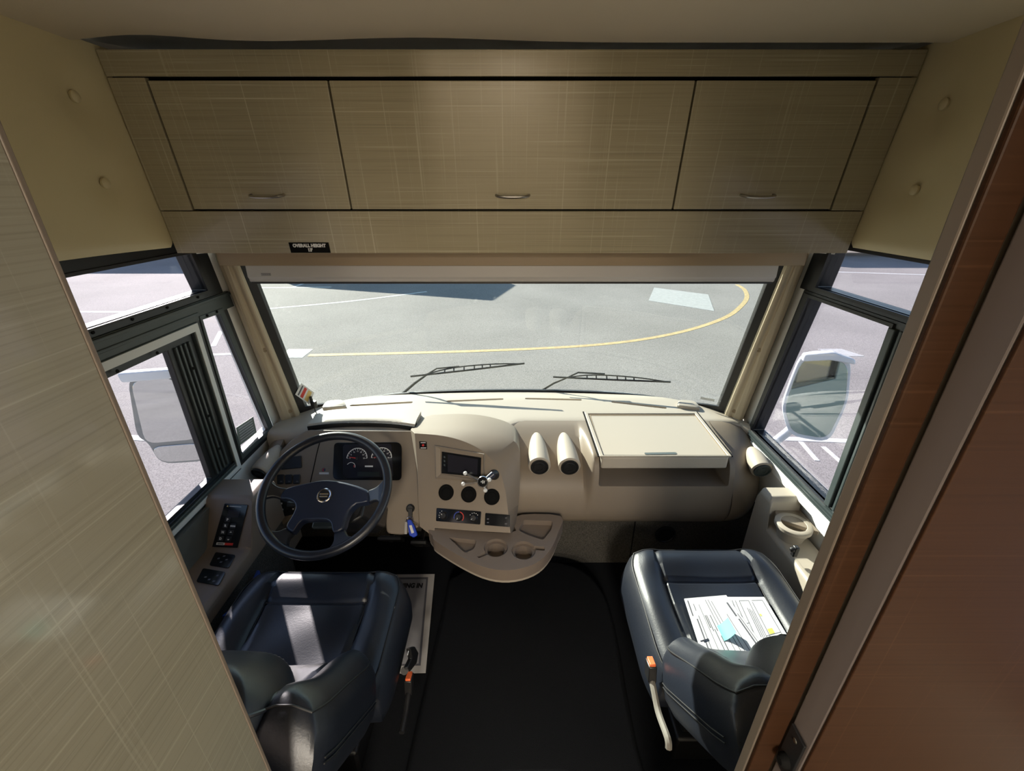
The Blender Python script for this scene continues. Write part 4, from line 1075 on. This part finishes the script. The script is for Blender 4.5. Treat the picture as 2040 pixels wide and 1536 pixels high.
# ================================================================== DRIVER SIDE CONSOLE
sc_ = thing('side_console', (-1.1, 1.0, 0), 'beige side console with gear selector pad under the driver window', 'console')
prof = [(-.3, .49), (1.50, .49), (1.50, .69), (1.46, .722), (1.36, .722), (1.345, .715), (1.255, .556), (1.24, .55), (-.3, .55)]
body = NB(); secs = []
for x, sh_ in ((-1.187, 0), (-1.02, 0), (-1.005, .008), (-1.0, .02)):
    secs.append([(x, y - (sh_ if k in (4, 5) else 0), z - (sh_ if z > .5 else 0)) for k, (y, z) in enumerate(prof)])
obj('console_base', box(NB(), (-1.187, -.3, 0), (-1.012, 1.49, .49)), 'gcarpet', sc_, smooth=False)
obj('console_body', loft(body, secs), 'tray', sc_, bevel=.008, seg=3, ang=25)
obj('wall_lining', prism(NB(), [(-1.198, -.3, .54), (-1.198, 1.50, .54), (-1.198, 1.50, .688), (-1.198, -.3, .688)], (.03, 0, 0)), 'lining', sc_, smooth=False)
SP = V((-1.1, 1.255, .556)); SU = V((0, .09, .159)).normalized(); SN = V((0, -.159, .09)).normalized()
def sp2(p, l=0): return onp(p, SP + SN * l, SN)
pd_ = [(449, 1003), (495, 1006), (474, 1091), (424, 1089)]
q = [sp2(p) for p in pd_]; q = [V((-1.135, 0, 0)) + SP * 0 + V((0, p.y, p.z)) if 0 else p for p in q]
gs = obj('gear_selector', prism(NB(), q, SN * .005), 'gloss', sc_, smooth=False, bevel=.001)
def gq(a, b, l=.0053): return (q[0].lerp(q[1], a)).lerp(q[3].lerp(q[2], a), b) + SN * l
def gbox(a0, b0, a1, b1, l=.0053): return [gq(a0, b0, l), gq(a1, b0, l), gq(a1, b1, l), gq(a0, b1, l)]
obj('selector_display', prism(NB(), gbox(.25, .13, .75, .30), SN * .0006), 'screen', gs, smooth=False)
obj('selector_caution', prism(NB(), [gq(.12, .065), gq(.2, .065), gq(.16, .03)], SN * .0005), 'sticker_y', gs, smooth=False)
obj('selector_line', prism(NB(), gbox(.24, .045, .75, .055), SN * .0004), 'whiteink', gs, smooth=False)
for (a, b, s_) in ((.33, .36, 'P'), (.31, .50, 'R'), (.28, .65, 'N'), (.26, .80, 'D'), (.62, .50, 'MODE'), (.60, .65, 'UP'), (.58, .80, 'DN')):
    bt = obj('selector_button', prism(NB(), gbox(a - .11, b - .055, a + .11, b + .055), SN * .002), 'black', gs, smooth=False, bevel=.0006)
    o0 = gq(a, b, .0077)
    if s_ in ('UP', 'DN'):
        f = -1 if s_ == 'UP' else 1
        g = NB(); prism(g, [gq(a - .05, b, .0075), gq(a + .05, b, .0075), gq(a, b + .03 * f, .0075)], SN * .0004); obj('arrow', g, 'whiteink', bt, smooth=False)
    else:
        textmesh('letter', s_, .012 if len(s_) == 1 else .0065, o0, q[1] - q[0], SU, 'whiteink', bt, bold=.0006)
g = obj('selector_badge', prism(NB(), gbox(.14, .89, .47, .945), SN * .0006), 'whiteink', gs, smooth=False)
obj('badge_red', prism(NB(), gbox(.48, .89, .80, .945), SN * .0006), 'red', gs, smooth=False)
obj('badge_bar', prism(NB(), gbox(.19, .91, .43, .93, .006), SN * .0004), 'rubber', gs, smooth=False)
cz = .5502
for pts, n_ in (([(430, 1101), (470, 1107), (456, 1133), (417, 1127)], 4), ([(405, 1133), (450, 1141), (436, 1168), (391, 1160)], 4)):
    qq = [onz(p, cz) for p in pts]
    sp3 = obj('switch_plate', prism(NB(), rounded(qq, .008), (0, 0, .004)), 'gloss', sc_, bevel=.001)
    for a, b in (((.5, .22), (.3, .45), (.7, .45), (.5, .68)) if n_ and pts[0][0] == 430 else ((.3, .6), (.5, .72), (.75, .35), (.72, .78))):
        p = (qq[0].lerp(qq[1], a)).lerp(qq[3].lerp(qq[2], a), b)
        obj('switch_symbol', box(NB(), (p.x - .004, p.y - .003, cz + .004), (p.x + .004, p.y + .003, cz + .0046)), 'ink', sp3, smooth=False)

# ================================================================== PASSENGER SIDE PANEL WITH CUP HOLDER
pp = thing('cup_holder_console', (1.12, 1.0, 0), 'beige side console with cup holder ring under the passenger window', 'console')
prof = [(-.3, 0), (1.52, 0), (1.52, .60), (1.50, .652), (1.435, .655), (1.42, .64), (1.40, .535), (-.3, .52)]
obj('panel_body', loft(NB(), [[(x, y - s_, z - (s_ if z > .1 else 0)) for y, z in prof] for x, s_ in ((1.055, .015), (1.07, .0), (1.187, 0))]), 'dash', pp, bevel=.01, seg=3, ang=25)
CC = V((1.115, 1.335, .60)); rr_ = .066
bm = NB(); lathe(bm, (CC.x, CC.y, CC.z - .075), (0, 0, 1), [(0, .044), (.03, .050), (.058, .062), (.062, rr_), (.075, rr_), (.078, rr_ - .004), (.078, .046), (.070, .043), (.004, .034), (.0039, .0005)], 40)
ch = obj('cup_holder', bm, 'dash', pp)
obj('cup_well', lathe(NB(), (CC.x, CC.y, CC.z - .068), (0, 0, 1), [(0, .034), (.001, .034)], 28), 'hole', ch)
obj('holder_bracket', prism(NB(), rounded([V((CC.x - .05, CC.y + .03, .585)), V((CC.x + .072, CC.y - .05, .585)), V((CC.x + .074, CC.y + .085, .585)), V((CC.x - .03, CC.y + .085, .585))], .01), (0, 0, .016)), 'dash_shaded', pp, bevel=.003)
lt = onx((1584, 1098), 1.052)
obj('panel_latch', obox(NB(), lt, (.018, .02, .045)), 'black', pp, bevel=.004)
obj('latch_knob', lathe(NB(), lt + V((-.009, 0, .008)), (-1, 0, 0), [(0, .010), (.008, .009), (.012, .005)], 14), 'rubber', pp)
# round speaker in the firewall
cr_ = ony((1325, 1064), 1.708)
spk = thing('speaker', cr_, 'round black speaker set in the grey carpeted firewall', 'speaker')
obj('grille', lathe(NB(), cr_, (0, -1, 0), [(0, .052), (.006, .052), (.008, .046), (.004, .042), (.003, .0005)], 32), 'black', spk)
obj('carpet_seam', box(NB(), (.62, 1.7075, 0), (.625, 1.7105, .4)), 'hole', bpy.data.objects['wall_firewall'])

# ================================================================== OUTSIDE THE GLASS
def wiper(base, elbow, tipL, tipR, hinge, label):
    B = onw(base, .03); t = thing('windscreen_wiper', B, label, 'wiper', 'windscreen wipers')
    E_, L_, T_ = onw(elbow, .045), onw(tipL, .03), onw(tipR, .03)
    hg = [onw(p, .045) for p in hinge]
    obj('arm', tube(NB(), [B, B.lerp(E_, .5) + V((0, .008, .004)), E_] + hg, [.009, .008, .006] + [.005] * len(hg), 8), 'rubber', t)
    nb = V((0, .03, 0))
    bl_ = obj('blade', tube(NB(), [L_, L_.lerp(T_, .5) + V((0, 0, -.002)), T_], .0055, 6), 'rubber', t)
    L2, T2 = L_ + V((0, .016, .014)), T_ + V((0, .012, .006))
    obj('blade_frame', tube(NB(), smooth_open([L_.lerp(T_, .12), L_.lerp(T_, .3) + V((0, .014, .014)), L_.lerp(T_, .5) + V((0, .016, .018)), L_.lerp(T_, .75) + V((0, .012, .012)), L_.lerp(T_, .97)], 3), .004, 6), 'rubber', bl_)
    for f in (.3, .38, .47, .56, .63, .70):
        obj('blade_bridge', tube(NB(), [L_.lerp(T_, f), L_.lerp(T_, f) + V((0, .014, .015))], .004, 6), 'rubber', bl_)
    return t
wiper((800, 786), (852, 745), (818, 750), (1045, 724), [(870, 734), (915, 730)], 'left windscreen wiper, its blade rising to the right')
wiper((1078, 778), (1130, 752), (1102, 751), (1336, 761), [(1152, 742), (1205, 745)], 'right windscreen wiper, its blade dipping to the right')
def mirror(name_lbl, C0, n, outl, glasses, cap, arms, hmat, gmat):
    C0, n = V(C0), V(n).normalized()
    def mp(p, l=0): return onp(p, C0 + n * l, n)
    q = [mp(p) for p in outl]; q = rounded(q, .06)
    c = sum(q, V((0, 0, 0))) / len(q)
    t = thing('side_mirror', c, name_lbl, 'mirror', 'exterior mirrors')
    obj('housing', loft(NB(), [q, [p - n * .03 for p in q], [c + (p - c) * .9 - n * .08 for p in q], [c + (p - c) * .6 - n * .12 for p in q]]), hmat, t, bevel=.006)
    for gq_ in glasses:
        g = rounded([mp(p, .001) for p in gq_], .05); obj('mirror_glass', prism(NB(), g, n * .004), gmat, t, bevel=.0015)
    if cap:
        g = rounded([mp(p, -.02) for p in cap], .012); obj('cap', prism(NB(), g, n * .06), 'housing', t, bevel=.006)
    for pts, r in arms: obj('mirror_arm', tube(NB(), smooth_open([V(p) for p in pts], 4), r, 10), 'housing' if hmat == 'housing' else 'rail', t)
mirror('left exterior mirror with a small convex glass below, outside the driver window', (-1.62, 1.80, .86), (.28, -.95, .12),
       [(253, 750), (352, 738), (420, 918), (318, 925), (296, 882), (272, 870)],
       [[(260, 758), (350, 752), (398, 874), (290, 884)], [(300, 890), (402, 882), (415, 914), (320, 921)]],
       [(246, 738), (350, 730), (352, 748), (256, 756)],
       [([(-1.58, 1.86, 1.03), (-1.50, 1.80, 1.06), (-1.46, 1.74, 1.04)], .016), ([(-1.55, 1.84, .66), (-1.42, 1.78, .62), (-1.27, 1.72, .58)], .03)], 'greyhousing', 'mirror')
mirror('tall right exterior mirror outside the passenger window', (1.60, 2.04, .80), (-.40, -.90, .12),
       [(1598, 703), (1655, 699), (1697, 716), (1690, 800), (1652, 882), (1572, 868), (1556, 812), (1578, 750)],
       [[(1600, 714), (1652, 711), (1690, 726), (1684, 800), (1648, 874), (1578, 862), (1563, 812), (1583, 752)]],
       [(1598, 702), (1655, 697), (1698, 712), (1698, 722), (1650, 713), (1594, 716)],
       [([(1.60, 2.12, .62), (1.50, 2.16, .45), (1.27, 2.18, .36)], .025)], 'housing', 'mirror_dark')

# stickers on the glass
def gsticker(name, pts, mat, label, cat, bits=()):
    q = [onw(p, -.010) for p in pts]; c = sum(q, V((0, 0, 0))) / 4; t = thing(name, c, label, cat)
    n = (q[1] - q[0]).cross(q[3] - q[0]).normalized()
    if n.y > 0: n = -n
    obj('sheet', prism(NB(), q, n * .0008), mat, t, smooth=False)
    for (a0, b0, a1, b1, m_) in bits:
        f = lambda a, b: (q[0].lerp(q[1], a)).lerp(q[3].lerp(q[2], a), b) + n * .001
        obj('print', prism(NB(), [f(a0, b0), f(a1, b0), f(a1, b1), f(a0, b1)], n * .0004), m_, t, smooth=False)
gsticker('inspection_sticker', [(588, 786), (600, 763), (626, 782), (616, 806)], 'paper', 'square inspection sticker in the lower left corner of the windscreen', 'sticker', ((.1, .12, .9, .2, 'ink'), (.1, .3, .9, .48, 'red'), (.1, .6, .9, .85, 'sticker_y')))
gsticker('label', [(1396, 790), (1424, 795), (1423, 800), (1395, 795)], 'alu', 'small pale label in the lower right corner of the windscreen', 'label')
q = [onx(p, -1.215) for p in ((470, 852), (504, 830), (511, 862), (477, 888))]
vl = thing('window_label', sum(q, V((0, 0, 0))) / 4, 'pale green printed label on the small quarter window by the driver', 'label')
obj('sheet', prism(NB(), q, (.001, 0, 0)), 'sticker_g', vl, smooth=False)
for k in range(6):
    f = lambda a, b: (q[0].lerp(q[1], a)).lerp(q[3].lerp(q[2], a), b) + V((.0011, 0, 0))
    b = .12 + .14 * k; obj('printed_line', prism(NB(), [f(.1, b), f(.9, b), f(.9, b + .03), f(.1, b + .03)], (.0004, 0, 0)), 'alu', vl, smooth=False)
an = onz((628, 819), .738)
at_ = thing('antenna', an, 'small black sensor on a stalk at the left end of the dash top', 'antenna')
obj('stalk', tube(NB(), [an, an + V((0, 0, .024))], .003, 8), 'black', at_)
obj('body', tube(NB(), [an + V((0, 0, .024)), an + V((0, 0, .058))], .016, 16), 'black', at_, bevel=.002)
obj('tip', tube(NB(), [an + V((-.008, 0, .058)), an + V((-.009, 0, .085))], [.008, .006], 12), 'rubber', at_)

# ================================================================== VEHICLES BEYOND (they cast the long shadows)
def coach(L, h, depth, corner, rot, label):
    """corner = near lower corner at the right-hand end, on the ground; the body runs to -x from there"""
    t = thing('parked_coach', corner, label, 'motorhome', 'parked coaches')
    cx, y, g = corner; x1 = cx; x0 = cx - L
    sd = [(x0, g + .45), (x1 - .3, g + .45), (x1, g + .9), (x1 - .02, g + h * .62), (x1 - .06, g + h), (x0 + .2, g + h), (x0, g + h - .3)]
    obj('body', prism(NB(), [(x, y, z) for x, z in sd], (0, depth, 0)), 'coach', t, smooth=False, bevel=.08)
    for k in range(4):
        a = x0 + L * (.10 + .2 * k); obj('window', box(NB(), (a, y - .02, g + h * .55), (a + L * .13, y + .01, g + h * .78)), 'darkglass', t, smooth=False)
    for xx in (x0 + L * .22, x1 - L * .2):
        for yy in (y + .02, y + depth - .27):
            obj('wheel', lathe(NB(), (xx, yy, g + .48), (0, 1, 0), [(0, .30), (.02, .46), (.23, .46), (.25, .30)], 28), 'rubber', t)
    t.rotation_euler.z = R(rot)
    return t
coach(7.5, 3.0, 2.5, (-4.15, 18.06, gz), -17, 'white parked coach ahead of the windscreen, its shadow reaching over the lot')
coach(26, 3.6, 2.5, (-14.0, 23.8, gz), 0, 'white long coach far to the left beyond the driver window')
coach(18, 2.0, 2.5, (30.0, 22.4, gz), 0, 'low white trailer far to the right beyond the passenger window')
